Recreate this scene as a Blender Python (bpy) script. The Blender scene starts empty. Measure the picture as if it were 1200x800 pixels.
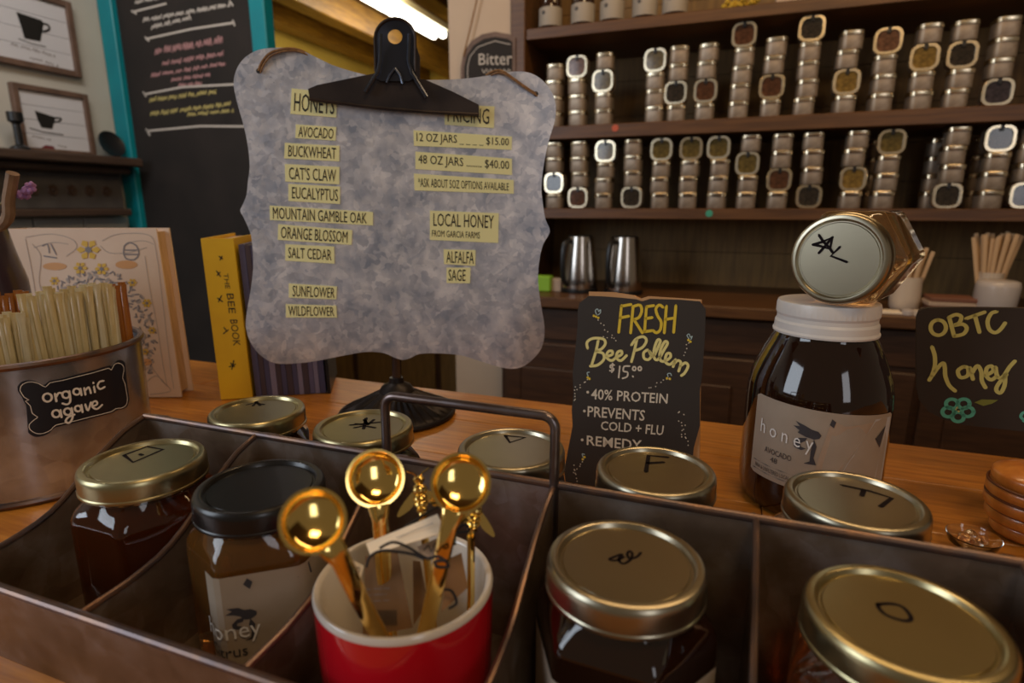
import bpy, bmesh, math, random
from mathutils import Vector, Matrix
random.seed(7)
R=math.radians; PI=math.pi
sc=bpy.context.scene
# ---------------- camera ----------------
F=686.0; PITCH=R(13); YAW=R(20.4); CAM=Vector((0,0,1.245))
cd=bpy.data.cameras.new('camera'); cam=bpy.data.objects.new('camera',cd); sc.collection.objects.link(cam)
cam.location=CAM; cam.rotation_euler=(R(90)-PITCH,0,YAW)
cd.sensor_width=36; cd.lens=36*F/1200; cd.clip_start=0.01
cd.dof.use_dof=True; cd.dof.focus_distance=0.43; cd.dof.aperture_fstop=7.1; cd.dof.aperture_blades=7
sc.camera=cam
# ---------------- world, light, exposure ----------------
w=bpy.data.worlds.new('world'); sc.world=w; w.use_nodes=True
w.node_tree.nodes['Background'].inputs[0].default_value=(1.0,0.76,0.52,1)
w.node_tree.nodes['Background'].inputs[1].default_value=0.12
sc.view_settings.view_transform='Standard'; sc.view_settings.look='None'
sc.view_settings.exposure=0.0; sc.view_settings.gamma=1.0; sc.view_settings.use_curve_mapping=False
def area(name,loc,target,sx,sy,power,col):
    l=bpy.data.lights.new(name,'AREA'); l.shape='RECTANGLE'; l.size=sx; l.size_y=sy; l.energy=power; l.color=col
    o=bpy.data.objects.new(name,l); sc.collection.objects.link(o); o.location=loc
    o.rotation_euler=(Vector(target)-Vector(loc)).to_track_quat('-Z','Y').to_euler(); return o
area('shop_window_light',(-2.0,-1.2,1.9),(-0.2,0.4,1.1),1.1,1.3,22,(0.80,0.89,1.0))
area('right_area_light',(1.9,-1.9,1.9),(0.2,0.4,1.1),0.6,1.4,7,(0.95,0.95,1.0))  # unseen area light, behind the camera and to its right
area('ceiling_panel_light_front',(0.5,-0.3,2.70),(0.3,0.5,1.0),0.5,0.5,9,(1.0,0.68,0.36))
area('ceiling_panel_light_back',(0.3,1.05,2.70),(0.2,1.9,1.2),1.6,0.25,15,(1.0,0.66,0.34))
area('left_wall_fill_light',(-1.5,0.8,2.70),(-2.4,1.7,1.5),0.8,0.3,16,(1.0,0.93,0.85))  # added area light that brightens the left wall and tiles, no fixture there
area('far_room_light',(-2.2,3.7,2.38),(-2.6,4.3,1.6),0.25,1.6,30,(1.0,0.85,0.5))

FW=Vector((-math.sin(YAW)*math.cos(PITCH),math.cos(YAW)*math.cos(PITCH),-math.sin(PITCH)))
RT=Vector((math.cos(YAW),math.sin(YAW),0)); UP=RT.cross(FW)
def ray(x,y): return FW+RT*((x-600)/F)+UP*((400-y)/F)
class PL:      # a real plane in the room: point and normal; hit() gives the point of it seen at (x,y)
    def __init__(s,p,n): s.p=Vector(p); s.n=Vector(n).normalized()
    def hit(s,x,y,off=0.0):
        d=ray(x,y); t=(s.p+s.n*off-CAM).dot(s.n)/d.dot(s.n); return CAM+d*t
def pz(x,y,z): return PL((0,0,z),(0,0,1)).hit(x,y)
def py(x,y,Y): return PL((0,Y,0),(0,-1,0)).hit(x,y)
def pxx(x,y,X): return PL((X,0,0),(1,0,0)).hit(x,y)

# ---------------- materials ----------------
def mat(name,col,rough=0.5,metal=0.0,var=None,scale=20,bump=0.0,stretch=(1,1,1),trans=0.0,coat=0.0,emit=None,es=1.0,spec=None,detail=4,bscale=None,ior=None):
    m=bpy.data.materials.new(name); m.use_nodes=True; nt=m.node_tree; b=nt.nodes['Principled BSDF']
    b.inputs['Base Color'].default_value=(*col,1); b.inputs['Roughness'].default_value=rough; b.inputs['Metallic'].default_value=metal
    b.inputs['Transmission Weight'].default_value=trans; b.inputs['Coat Weight'].default_value=coat; b.inputs['Coat Roughness'].default_value=0.05
    if spec is not None: b.inputs['Specular IOR Level'].default_value=spec
    if ior: b.inputs['IOR'].default_value=ior
    if emit: b.inputs['Emission Color'].default_value=(*emit,1); b.inputs['Emission Strength'].default_value=es
    if var or bump:
        tc=nt.nodes.new('ShaderNodeTexCoord'); mp=nt.nodes.new('ShaderNodeMapping'); mp.inputs['Scale'].default_value=stretch
        no=nt.nodes.new('ShaderNodeTexNoise'); no.inputs['Scale'].default_value=scale; no.inputs['Detail'].default_value=detail
        nt.links.new(tc.outputs['Object'],mp.inputs[0]); nt.links.new(mp.outputs[0],no.inputs['Vector'])
        if var:
            cr=nt.nodes.new('ShaderNodeValToRGB'); cr.color_ramp.elements[0].position=0.35; cr.color_ramp.elements[1].position=0.65
            cr.color_ramp.elements[0].color=(*var,1); cr.color_ramp.elements[1].color=(*col,1)
            nt.links.new(no.outputs['Fac'],cr.inputs[0]); nt.links.new(cr.outputs[0],b.inputs['Base Color'])
        if bump:
            bp=nt.nodes.new('ShaderNodeBump'); bp.inputs['Strength'].default_value=bump; bp.inputs['Distance'].default_value=0.002
            nt.links.new(no.outputs['Fac'],bp.inputs['Height']); nt.links.new(bp.outputs[0],b.inputs['Normal'])
    return m
def galv(name,c1,c2,c3,scale,rough,metal,nsc=None,vw=0.34):
    m=bpy.data.materials.new(name); m.use_nodes=True; nt=m.node_tree; b=nt.nodes['Principled BSDF']
    tc=nt.nodes.new('ShaderNodeTexCoord'); n1=nt.nodes.new('ShaderNodeTexNoise'); n1.inputs['Scale'].default_value=scale*0.35; n1.inputs['Detail'].default_value=3
    mx=nt.nodes.new('ShaderNodeMixRGB'); mx.blend_type='ADD'; mx.inputs[0].default_value=0.025
    v=nt.nodes.new('ShaderNodeTexVoronoi'); v.inputs['Scale'].default_value=scale; v.inputs['Randomness'].default_value=1
    nt.links.new(tc.outputs['Object'],n1.inputs['Vector']); nt.links.new(tc.outputs['Object'],mx.inputs[1]); nt.links.new(n1.outputs['Color'],mx.inputs[2]); nt.links.new(mx.outputs[0],v.inputs['Vector'])
    sp=nt.nodes.new('ShaderNodeSeparateColor'); nt.links.new(v.outputs['Color'],sp.inputs[0])
    n2=nt.nodes.new('ShaderNodeTexNoise'); n2.inputs['Scale'].default_value=nsc or scale*0.12; n2.inputs['Detail'].default_value=6; nt.links.new(tc.outputs['Object'],n2.inputs['Vector'])
    ad=nt.nodes.new('ShaderNodeMath'); ad.operation='MULTIPLY_ADD'; ad.inputs[1].default_value=vw; nt.links.new(sp.outputs[0],ad.inputs[0])
    s2=nt.nodes.new('ShaderNodeMath'); s2.operation='MULTIPLY'; s2.inputs[1].default_value=1-vw; nt.links.new(n2.outputs['Fac'],s2.inputs[0]); nt.links.new(s2.outputs[0],ad.inputs[2])
    cr=nt.nodes.new('ShaderNodeValToRGB'); e=cr.color_ramp.elements; e[0].position=0.28; e[0].color=(*c1,1); e[1].position=0.72; e[1].color=(*c3,1)
    k=e.new(0.5); k.color=(*c2,1)
    nt.links.new(ad.outputs[0],cr.inputs[0]); nt.links.new(cr.outputs[0],b.inputs['Base Color'])
    b.inputs['Metallic'].default_value=metal
    mr=nt.nodes.new('ShaderNodeMapRange'); mr.inputs[3].default_value=rough-0.25*vw; mr.inputs[4].default_value=rough+0.3*vw; nt.links.new(sp.outputs[1],mr.inputs[0]); nt.links.new(mr.outputs[0],b.inputs['Roughness'])
    return m
M={}
M['sign']=galv('galvanised_sign',(0.34,0.38,0.48),(0.62,0.63,0.70),(0.94,0.92,0.95),150,0.38,0.5,42,0.20)
M['tray']=galv('aged_galvanised_steel',(0.13,0.085,0.050),(0.26,0.19,0.14),(0.48,0.44,0.43),60,0.24,0.6,24,0.08)
M['bucket']=galv('galvanised_bucket',(0.22,0.20,0.19),(0.36,0.35,0.36),(0.62,0.66,0.74),60,0.22,0.75,20,0.10)
M['edge']=mat('rusty_rolled_edge',(0.23,0.135,0.09),0.35,0.8,(0.13,0.10,0.10),60)
M['iron']=mat('cast_iron',(0.030,0.024,0.024),0.42,0.6,(0.018,0.015,0.016),80,0.2)
M['clip']=mat('bronzed_clip_metal',(0.060,0.045,0.040),0.42,0.7,(0.035,0.028,0.028),30)
M['wirem']=mat('clip_wire_metal',(0.10,0.11,0.14),0.25,0.9)
M['lab_y']=mat('yellow_label_tape',(0.95,0.91,0.46),0.45,coat=0.3)
M['ink']=mat('black_ink',(0.012,0.011,0.010),0.5)
M['sharpie']=mat('marker_ink',(0.010,0.006,0.008),0.6,spec=0.1)
M['twine']=mat('jute_twine',(0.36,0.20,0.09),0.9,0,(0.20,0.10,0.04),300,0.5)
M['gold']=mat('brass_lid',(0.52,0.45,0.25),0.30,1.0,(0.44,0.38,0.21),12)
M['goldside']=mat('brass_lid_side',(0.66,0.58,0.36),0.24,1.0)
M['silverlid']=mat('pale_gold_lid',(0.50,0.45,0.33),0.29,1.0,(0.43,0.385,0.28),12)
M['blacklid']=mat('black_lid',(0.007,0.006,0.006),0.3,0,coat=0.15)
M['whitelid']=mat('white_metal_lid',(0.74,0.70,0.66),0.35)
M['spoon']=mat('polished_gold',(1.0,0.72,0.24),0.11,1.0)
M['dark_honey']=mat('dark_honey_glass',(0.016,0.005,0.002),0.06,0,coat=0.5,trans=0.05)
M['red_honey']=mat('red_amber_honey_glass',(0.50,0.13,0.03),0.04,0,coat=0.3,trans=0.93,ior=1.45)
M['brown_honey']=mat('brown_amber_honey_glass',(0.72,0.32,0.07),0.05,0,coat=0.3,trans=0.88,ior=1.42)
M['amber']=mat('amber_honey_glass',(0.85,0.40,0.08),0.05,0,coat=1.0,trans=0.75,ior=1.45)
M['pale_amber']=mat('pale_amber_honey_glass',(0.95,0.62,0.30),0.04,0,trans=0.92,ior=1.40,coat=0.5)
M['clear']=mat('clear_glass',(0.95,0.97,0.95),0.02,0,trans=1.0,ior=1.45)
M['paper']=mat('label_paper',(0.41,0.325,0.245),0.6,0,(0.37,0.29,0.215),40)
M['paper_grey']=mat('label_print_grey',(0.50,0.48,0.47),0.6)
M['paper_tan']=mat('label_print_tan',(0.40,0.28,0.19),0.6,0,(0.46,0.33,0.23),60)
M['charcoal']=mat('label_print_charcoal',(0.05,0.045,0.05),0.6)
M['white_print']=mat('white_print',(0.85,0.82,0.78),0.6)
M['counter']=mat('counter_wood',(0.56,0.23,0.035),0.32,0,(0.38,0.135,0.018),14,0.08,(1.2,14,6),coat=0.06,spec=0.35)
M['counter2']=mat('counter_wood_darker',(0.48,0.19,0.03),0.32,0,(0.31,0.11,0.015),14,0.08,(1.2,14,6),coat=0.06,spec=0.35)
M['darkwood']=mat('dark_stained_wood',(0.075,0.032,0.013),0.5,0,(0.045,0.019,0.008),9,0.1,(1,10,10))
M['backwood']=mat('shelf_back_boards',(0.22,0.125,0.035),0.6,0,(0.15,0.082,0.024),8,0.1,(10,1,1))
M['shelfwood']=mat('shelf_board_wood',(0.135,0.058,0.018),0.42,0,(0.08,0.033,0.011),8,0.1,(1,14,14))
M['cream']=mat('cream_plaster',(0.56,0.44,0.33),0.8,0,(0.52,0.40,0.30),5)
M['wall_white']=mat('off_white_plaster',(0.55,0.53,0.47),0.8,0,(0.50,0.48,0.43),4)
M['yellow_wall']=mat('yellow_plaster',(0.66,0.48,0.11),0.8,0,(0.60,0.42,0.09),4)
M['ochre']=mat('ochre_stained_beam',(0.27,0.135,0.014),0.5,0,(0.15,0.065,0.008),6,0.1,(10,1,10))
M['ceil']=mat('dark_ceiling_boards',(0.13,0.062,0.012),0.7,0,(0.08,0.036,0.008),6,0.1,(8,1,8))
M['teal']=mat('teal_paint',(0.0,0.24,0.29),0.45,0,(0.0,0.21,0.26),10)
M['slate']=mat('chalkboard_slate',(0.011,0.008,0.007),0.8,0,(0.020,0.014,0.012),5)
M['chalk_w']=mat('white_chalk',(0.55,0.50,0.45),0.9); M['chalk_p']=mat('pink_chalk',(0.42,0.22,0.22),0.9); M['chalk_y']=mat('yellow_chalk',(0.48,0.40,0.14),0.9)
M['board']=mat('black_board_paint',(0.030,0.021,0.015),0.6,0,(0.038,0.027,0.020),12)
M['ply']=mat('raw_pine',(0.62,0.34,0.15),0.6,0,(0.55,0.28,0.11),20,0,(1,1,8))
M['pen_gold']=mat('gold_chalk_pen',(0.80,0.56,0.04),0.5); M['pen_cream']=mat('pale_yellow_chalk_pen',(0.86,0.74,0.28),0.5)
M['pen_white']=mat('cream_chalk_pen',(0.72,0.62,0.48),0.6); M['pen_lime']=mat('lime_chalk_pen',(0.66,0.62,0.20),0.5)
M['pen_teal']=mat('turquoise_chalk_pen',(0.12,0.50,0.38),0.5); M['pen_olive']=mat('olive_chalk_pen',(0.22,0.24,0.04),0.6)
M['red']=mat('red_glaze',(0.60,0.008,0.018),0.12,0,coat=0.8); M['white_glaze']=mat('white_glaze',(0.66,0.60,0.53),0.18,coat=0.4)
M['kraft']=mat('kraft_card',(0.24,0.125,0.05),0.7,0,(0.20,0.105,0.045),90); M['tag_white']=mat('cream_card',(0.95,0.82,0.64),0.6)
M['string']=mat('black_cord',(0.012,0.010,0.012),0.7)
M['tin']=mat('tin_silver',(0.44,0.36,0.28),0.45,0.6,(0.34,0.27,0.21),60); M['tinrim']=mat('tin_lid_rim',(0.80,0.68,0.48),0.25,1.0)
for k,c in {'c0':(0.10,0.040,0.018),'c1':(0.14,0.10,0.028),'c2':(0.035,0.026,0.018),'c3':(0.24,0.15,0.035),'c4':(0.16,0.075,0.04),'c5':(0.05,0.04,0.05)}.items():
    M[k]=mat('tea_'+k[1],c,0.12,0,tuple(v*0.5 for v in c),90,coat=0.35)
M['brown_bottle']=mat('brown_bottle_glass',(0.035,0.014,0.006),0.08,coat=0.8); M['bottle_label']=mat('grey_bottle_label',(0.36,0.32,0.27),0.6)
M['steel']=mat('brushed_steel',(0.55,0.50,0.45),0.22,1.0); M['blackplastic']=mat('black_plastic',(0.010,0.010,0.011),0.35)
M['straw']=mat('pale_honey_straw',(0.78,0.66,0.36),0.28,0,(0.66,0.52,0.25),60,0,(8,8,1),coat=0.7,trans=0.12)
M['straw2']=mat('whitish_honey_straw',(0.80,0.74,0.54),0.28,0,(0.70,0.62,0.40),60,0,(8,8,1),coat=0.7,trans=0.12)
M['straw_amber']=mat('amber_honey_straw',(0.42,0.14,0.015),0.2,0,coat=0.8,trans=0.2)
M['beige_cloth']=mat('book_cloth_peach',(0.72,0.50,0.33),0.6); M['pages']=mat('book_pages',(0.60,0.40,0.24),0.8,0,(0.48,0.31,0.18),300,0,(1,1,0.05))
M['cover']=mat('book_cover_peach',(0.76,0.57,0.42),0.55,0,(0.72,0.52,0.38),20)
M['grey_print']=mat('grey_cover_print',(0.22,0.19,0.19),0.6); M['gold_print']=mat('yellow_cover_print',(0.70,0.42,0.02),0.5); M['lt_print']=mat('soft_grey_cover_print',(0.42,0.34,0.29),0.6); M['or_print']=mat('orange_cover_print',(0.66,0.33,0.12),0.6)
M['ybook']=mat('yellow_book_cloth',(0.82,0.50,0.01),0.5,0,(0.76,0.44,0.01),25)
for i,c in enumerate([(0.16,0.14,0.24),(0.10,0.09,0.17),(0.25,0.20,0.30),(0.09,0.06,0.07),(0.30,0.26,0.36)]): M['bl%d'%i]=mat('booklet_spine_%d'%i,c,0.5)
M['vase']=mat('dark_plum_glaze',(0.040,0.025,0.040),0.3,coat=0.4); M['lav']=mat('lavender_petals',(0.42,0.22,0.50),0.7); M['stem']=mat('dried_stem',(0.22,0.18,0.08),0.8); M['feather']=mat('tan_driftwood',(0.34,0.21,0.12),0.7,0,(0.2,0.12,0.07),40)
M['mantel']=mat('dark_mantel_wood',(0.085,0.052,0.036),0.45,0,(0.055,0.033,0.024),10,0.1,(10,1,10)); M['frieze']=mat('grey_carved_panel',(0.11,0.10,0.095),0.5,0,(0.08,0.072,0.07),20)
M['frame']=mat('weathered_frame_wood',(0.17,0.10,0.07),0.6,0,(0.11,0.065,0.045),20); M['print_white']=mat('white_painted_board',(0.64,0.64,0.68),0.6); M['maroon']=mat('maroon_print',(0.16,0.02,0.03),0.6)
M['tile']=mat('pale_grey_tile',(0.45,0.46,0.46),0.35); M['cup']=mat('white_cup_china',(0.62,0.52,0.42),0.3); M['cup_grey']=mat('grey_white_cup',(0.52,0.47,0.45),0.3)
M['stick']=mat('wooden_stir_stick',(0.62,0.42,0.24),0.6); M['green']=mat('green_packet',(0.25,0.50,0.03),0.5); M['box_a']=mat('brown_card_box',(0.20,0.08,0.045),0.6); M['box_b']=mat('cream_card_box',(0.48,0.36,0.27),0.6)
M['dipper']=mat('orange_turned_wood',(0.62,0.22,0.035),0.32,0,(0.46,0.14,0.02),18,0,(6,6,1),coat=0.4); M['groove']=mat('burnt_groove',(0.12,0.035,0.01),0.5)
M['floor']=mat('brown_floor',(0.10,0.055,0.03),0.5,0,(0.07,0.04,0.02),6,0,(1,8,1))
M['flower']=mat('dried_yellow_flower',(0.50,0.33,0.03),0.8); M['red_dot']=mat('red_sticker',(0.55,0.10,0.04),0.5); M['green_dot']=mat('green_sticker',(0.05,0.35,0.24),0.5)
M['lamp']=mat('fluorescent_tube',(1,1,1),0.5,emit=(1.0,0.96,0.82),es=9.0)
M['pearl']=mat('white_lamp_tray',(0.7,0.66,0.5),0.5)

# ---------------- builders ----------------
COL=sc.collection
def link(o,parent=None):
    COL.objects.link(o)
    if parent is not None: o.parent=parent
    return o
def wpos(o):
    return o.matrix_basis if o.parent is None else wpos(o.parent)@o.matrix_basis
def obj(name,bm,m,parent=None,smooth=35,local=False,loc=None):
    bmesh.ops.recalc_face_normals(bm,faces=bm.faces)
    if parent is not None and not local:
        bm.transform(wpos(parent).inverted())
    o_loc=Vector((0,0,0))
    if parent is None and not local:
        vs=[v.co for v in bm.verts]
        o_loc=Vector(((min(v.x for v in vs)+max(v.x for v in vs))/2,(min(v.y for v in vs)+max(v.y for v in vs))/2,min(v.z for v in vs)))
        bm.transform(Matrix.Translation(-o_loc))
    me=bpy.data.meshes.new(name); bm.to_mesh(me); bm.free(); me.materials.append(M[m] if isinstance(m,str) else m)
    if smooth:
        me.shade_smooth(); me.set_sharp_from_angle(angle=R(smooth))
    o=bpy.data.objects.new(name,me); o.location=o_loc; return link(o,parent)
def thing(name,label,cat,loc=(0,0,0),rotz=0,group=None):
    o=bpy.data.objects.new(name,None); o.empty_display_size=0.02; link(o); o.location=loc; o.rotation_euler=(0,0,rotz)
    o['label']=label; o['category']=cat
    if group: o['group']=group
    return o
def tag(o,label,cat,group=None):
    o['label']=label; o['category']=cat
    if group: o['group']=group
    return o
def struct(o): o['kind']='structure'; return o
def BM(): return bmesh.new()
def box(bm,x0,x1,y0,y1,z0,z1,bev=0.0,mtx=None):
    vs=[bm.verts.new((x,y,z)) for z in (z0,z1) for y in (y0,y1) for x in (x0,x1)]
    fs=[bm.faces.new([vs[i] for i in f]) for f in ((0,2,3,1),(4,5,7,6),(0,1,5,4),(2,6,7,3),(0,4,6,2),(1,3,7,5))]
    if bev: 
        es=list({e for f in fs for e in f.edges}); r=bmesh.ops.bevel(bm,geom=es,offset=bev,segments=1,affect='EDGES',profile=0.5)
        vs=list({v for v in bm.verts if v.is_valid and (v in r['verts'])})
    if mtx is not None: bmesh.ops.transform(bm,matrix=mtx,verts=vs if not bev else [v for v in bm.verts])
    return bm
def bx(*a,**k): return box(BM(),*a,**k)
def lathe(prof,c=(0,0,0),seg=48,bm=None,radf=None,cap=False):
    bm=bm or BM(); rings=[]
    for r,z in prof:
        if r<1e-6: rings.append([bm.verts.new((c[0],c[1],c[2]+z))])
        else: rings.append([bm.verts.new((c[0]+r*(radf(2*PI*i/seg,z) if radf else 1)*math.cos(2*PI*i/seg),c[1]+r*(radf(2*PI*i/seg,z) if radf else 1)*math.sin(2*PI*i/seg),c[2]+z)) for i in range(seg)])
    for a,b in zip(rings,rings[1:]):
        for i in range(seg):
            j=(i+1)%seg
            if len(a)==1 and len(b)==1: continue
            if len(a)==1: bm.faces.new((a[0],b[i],b[j]))
            elif len(b)==1: bm.faces.new((a[i],a[j],b[0]))
            else: bm.faces.new((a[i],a[j],b[j],b[i]))
    return bm
def catmull(p,n=6,closed=False):
    p=[Vector(q) for q in p]
    if len(p)<3: return p
    out=[]; N=len(p); rng=range(N if closed else N-1)
    for i in rng:
        g=(lambda k:p[k%N]) if closed else (lambda k:p[max(0,min(N-1,k))])
        a,b,c,d=g(i-1),g(i),g(i+1),g(i+2)
        for s in range(n):
            t=s/n; out.append(0.5*((2*b)+(c-a)*t+(2*a-5*b+4*c-d)*t*t+(-a+3*b-3*c+d)*t**3))
    if not closed: out.append(p[-1])
    return out
def tube(pts,r,bm=None,seg=8,closed=False,flat=1.0,flatdir=None):
    bm=bm or BM(); pts=[Vector(p) for p in pts]; N=len(pts); rad=r if isinstance(r,(list,tuple)) else [r]*N; rings=[]; prev=None
    for i,p in enumerate(pts):
        a=pts[(i-1)%N] if closed else pts[max(0,i-1)]; b=pts[(i+1)%N] if closed else pts[min(N-1,i+1)]
        t=(b-a).normalized() if (b-a).length>1e-9 else Vector((0,0,1))
        if prev is None:
            u=flatdir.copy() if flatdir is not None else (Vector((0,0,1)) if abs(t.z)<0.9 else Vector((1,0,0)))
        else: u=prev
        u=(u-t*u.dot(t)).normalized(); prev=u; v=t.cross(u)
        rings.append([bm.verts.new(p+(u*math.cos(2*PI*k/seg)*flat+v*math.sin(2*PI*k/seg))*rad[i]) for k in range(seg)])
    rng=range(N if closed else N-1)
    for i in rng:
        a=rings[i]; b=rings[(i+1)%N]
        for k in range(seg): bm.faces.new((a[k],a[(k+1)%seg],b[(k+1)%seg],b[k]))
    if not closed:
        bm.faces.new(rings[0][::-1]); bm.faces.new(rings[-1])
    return bm
def slab(pts,n,th,bm=None,holes=None):   # outline extruded backwards along -n by th
    bm=bm or BM(); n=Vector(n).normalized(); f=[bm.verts.new(p) for p in pts]; b=[bm.verts.new(Vector(p)-n*th) for p in pts]
    bm.faces.new(f); bm.faces.new(b[::-1]); N=len(f)
    for i in range(N): bm.faces.new((f[i],b[i],b[(i+1)%N],f[(i+1)%N]))
    return bm
def ribbon(pts,width,n,bm=None,smooth=True,mapf=None,lift=0.0003):
    # a painted stroke: thin raised band with round ends along points that lie on a surface of normal n
    bm=bm or BM(); pts=[Vector(p) for p in pts]
    N=len(pts); L=[];Rr=[]
    for i,p in enumerate(pts):
        nn=n(p) if callable(n) else Vector(n)
        a=pts[max(0,i-1)]; b=pts[min(N-1,i+1)]; t=(b-a)
        if t.length<1e-9: t=Vector((1,0,0))
        t.normalize(); s=t.cross(nn).normalized()*width/2
        q=p+nn*lift
        L.append(bm.verts.new(q+s)); Rr.append(bm.verts.new(q-s))
    for i in range(N-1): bm.faces.new((L[i],L[i+1],Rr[i+1],Rr[i]))
    for e,sg in ((0,-1),(N-1,1)):
        nn=n(pts[e]) if callable(n) else Vector(n); o=pts[min(N-1,1)] if e==0 else pts[max(0,N-2)]
        t=(pts[e]-o); t=t.normalized() if t.length>1e-9 else Vector((1,0,0)); s=t.cross(nn).normalized()
        q=pts[e]+nn*lift; ends=(Rr[e],L[e]) if sg<0 else (L[e],Rr[e])
        arc=[bm.verts.new(q+(s*math.cos(a)+t*math.sin(a))*width/2) for a in (PI*0.25,PI*0.5,PI*0.75)]
        try: bm.faces.new([L[e]]+arc+[Rr[e]])
        except Exception: pass
    return bm
def strokes(name,plane,lists,wpx,m,parent,sm=5,tr=None,lift=0.0004):
    bm=BM()
    for l in lists:
        pts=[(tr(*q) if tr else q) for q in l]
        P=[Vector((x,y,0)) for x,y in pts]
        P=catmull(P,sm) if (sm and len(P)>2) else P
        W=[plane.hit(p.x,p.y) for p in P]; depth=(W[0]-CAM).dot(FW)
        ribbon(W,wpx*depth/F,plane.n,bm,lift=lift)
    return obj(name,bm,m,parent,smooth=0)
def dots(name,plane,pts,rpx,m,parent,tr=None,lift=0.0004):
    bm=BM()
    for q in pts:
        x,y=tr(*q) if tr else q; c=plane.hit(x,y,lift); d=(c-CAM).dot(FW); r=rpx*d/F
        u=Vector((1,0,0)); u=(u-plane.n*u.dot(plane.n)).normalized(); v=plane.n.cross(u)
        bm.faces.new([bm.verts.new(c+(u*math.cos(a)+v*math.sin(a))*r) for a in [2*PI*k/8 for k in range(8)]])
    return obj(name,bm,m,parent,smooth=0)
def poly(name,plane,pts,m,parent,tr=None,lift=0.0004):
    bm=BM(); bm.faces.new([bm.verts.new(plane.hit(*(tr(*q) if tr else q),lift)) for q in pts]); return obj(name,bm,m,parent,smooth=0)
_tc={}
BOLD=0.0
def text_verts(s,space=1.0):
    k=(s,space,BOLD)
    if k in _tc: return _tc[k]
    cu=bpy.data.curves.new('t','FONT'); cu.body=s; cu.size=1; cu.resolution_u=2; cu.space_character=space; cu.offset=BOLD
    o=bpy.data.objects.new('t',cu); COL.objects.link(o); dg=bpy.context.evaluated_depsgraph_get(); dg.update()
    me=bpy.data.meshes.new_from_object(o.evaluated_get(dg)); V=[v.co.copy() for v in me.vertices]; Fc=[tuple(p.vertices) for p in me.polygons]
    bpy.data.objects.remove(o); bpy.data.curves.remove(cu); bpy.data.meshes.remove(me)
    x0=min(v.x for v in V); x1=max(v.x for v in V); y0=min(v.y for v in V); y1=max(v.y for v in V)
    V=[((v.x-x0)/(x1-x0),(v.y-y0)/(y1-y0)) for v in V]; _tc[k]=(V,Fc); return V,Fc
def text_map(name,s,f,m,parent,space=1.0,bm=None):
    V,Fc=text_verts(s,space); own=bm is None; bm=bm or BM(); vs=[bm.verts.new(f(u,v)) for u,v in V]
    for q in Fc:
        try: bm.faces.new([vs[i] for i in q])
        except ValueError: pass
    return obj(name,bm,m,parent,smooth=0) if own else bm
def quadf(q,mg=(0,0,0,0)):
    tl,tr_,br,bl=[Vector((*p,0)) for p in q]
    def g(u,v):
        u=mg[0]+u*(1-mg[0]-mg[1]); v=mg[3]+v*(1-mg[2]-mg[3])
        return (tl.lerp(tr_,u)*v+bl.lerp(br,u)*(1-v))
    return g
def text_quad(name,s,plane,q,m,parent,mg=(0,0,0,0),lift=0.0004,space=1.0):
    g=quadf(q,mg)
    def f(u,v): p=g(u,v); return plane.hit(p.x,p.y,lift)
    return text_map(name,s,f,m,parent,space)

# ================= SETTING =================
Ybb=1.90; XL=-2.52; CT=1.0
struct(obj('floor',bx(-4.6,3.2,-2.2,6.2,-0.05,0),'floor'))
struct(obj('ceiling',bx(-4.6,3.2,-0.4,6.2,2.75,2.8),'ceil'))
# left wall: plaster with a fireplace surround
struct(obj('wall_left',bx(XL-0.08,XL,-2.2,Ybb+0.02,0,2.75),'wall_white'))
# right-hand side of the room beyond the shelves and pier
struct(obj('wall_back_pier',bx(-0.98,-0.745,2.0,2.38,0,2.75,bev=0.004),'cream'))
struct(obj('wall_back',bx(-0.74,3.2,2.38,2.46,0,2.75),'darkwood'))
# far room seen through the opening
struct(obj('wall_far_left',bx(-3.62,-3.5,2.0,6.2,0,2.75),'yellow_wall'))
struct(obj('wall_far_back',bx(-3.5,3.2,6.1,6.2,0,2.75),'yellow_wall'))
struct(obj('wall_far_return',bx(-4.6,-3.5,1.96,2.0,0,2.75),'yellow_wall'))
# ceiling joists of the far room run away from the camera
k=0
for xx in (-3.28,-2.86,-2.0,-1.58,-1.16):
    b=obj('ceiling_joist',bx(xx-0.07,xx+0.07,2.0,6.09,2.55,2.749,bev=0.006),'ochre'); struct(b); k+=1
lt=thing('ceiling_light','long fluorescent ceiling light glowing above the metal sign','lamp',(-2.50,4.1,2.70))
obj('housing',bx(-2.60,-2.40,3.0,4.95,2.70,2.748,bev=0.006),'pearl',lt)
for dx in (-0.045,0.045): obj('tube',tube([(-2.50+dx,3.03,2.672),(-2.50+dx,4.92,2.672)],0.028,seg=12),'lamp',lt)
# low cabinet and yellow box seen below the sign in the far room
c=thing('low_cabinet','dark low cabinet in the far room under the metal sign','cabinet',(-2.1,3.3,0))
obj('body',bx(-2.9,-1.05,3.15,3.6,0,0.55,bev=0.01),'darkwood',c)
obj('top',bx(-2.93,-1.02,3.12,3.62,0.55,0.59,bev=0.005),'shelfwood',c)
for i in range(3): obj('door',bx(-2.86+i*0.61,-2.29+i*0.61,3.135,3.15,0.06,0.52,bev=0.004),'backwood',c)
p0=PL((0,3.3,0.60),(0,0,1))
yb_=obj('yellow_tube',tube([(-2.05,3.33,0.655),(-1.62,3.42,0.655)],0.055,seg=14),'ochre'); tag(yb_,'yellow rolled bundle lying on the low cabinet in the far room','roll')

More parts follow.
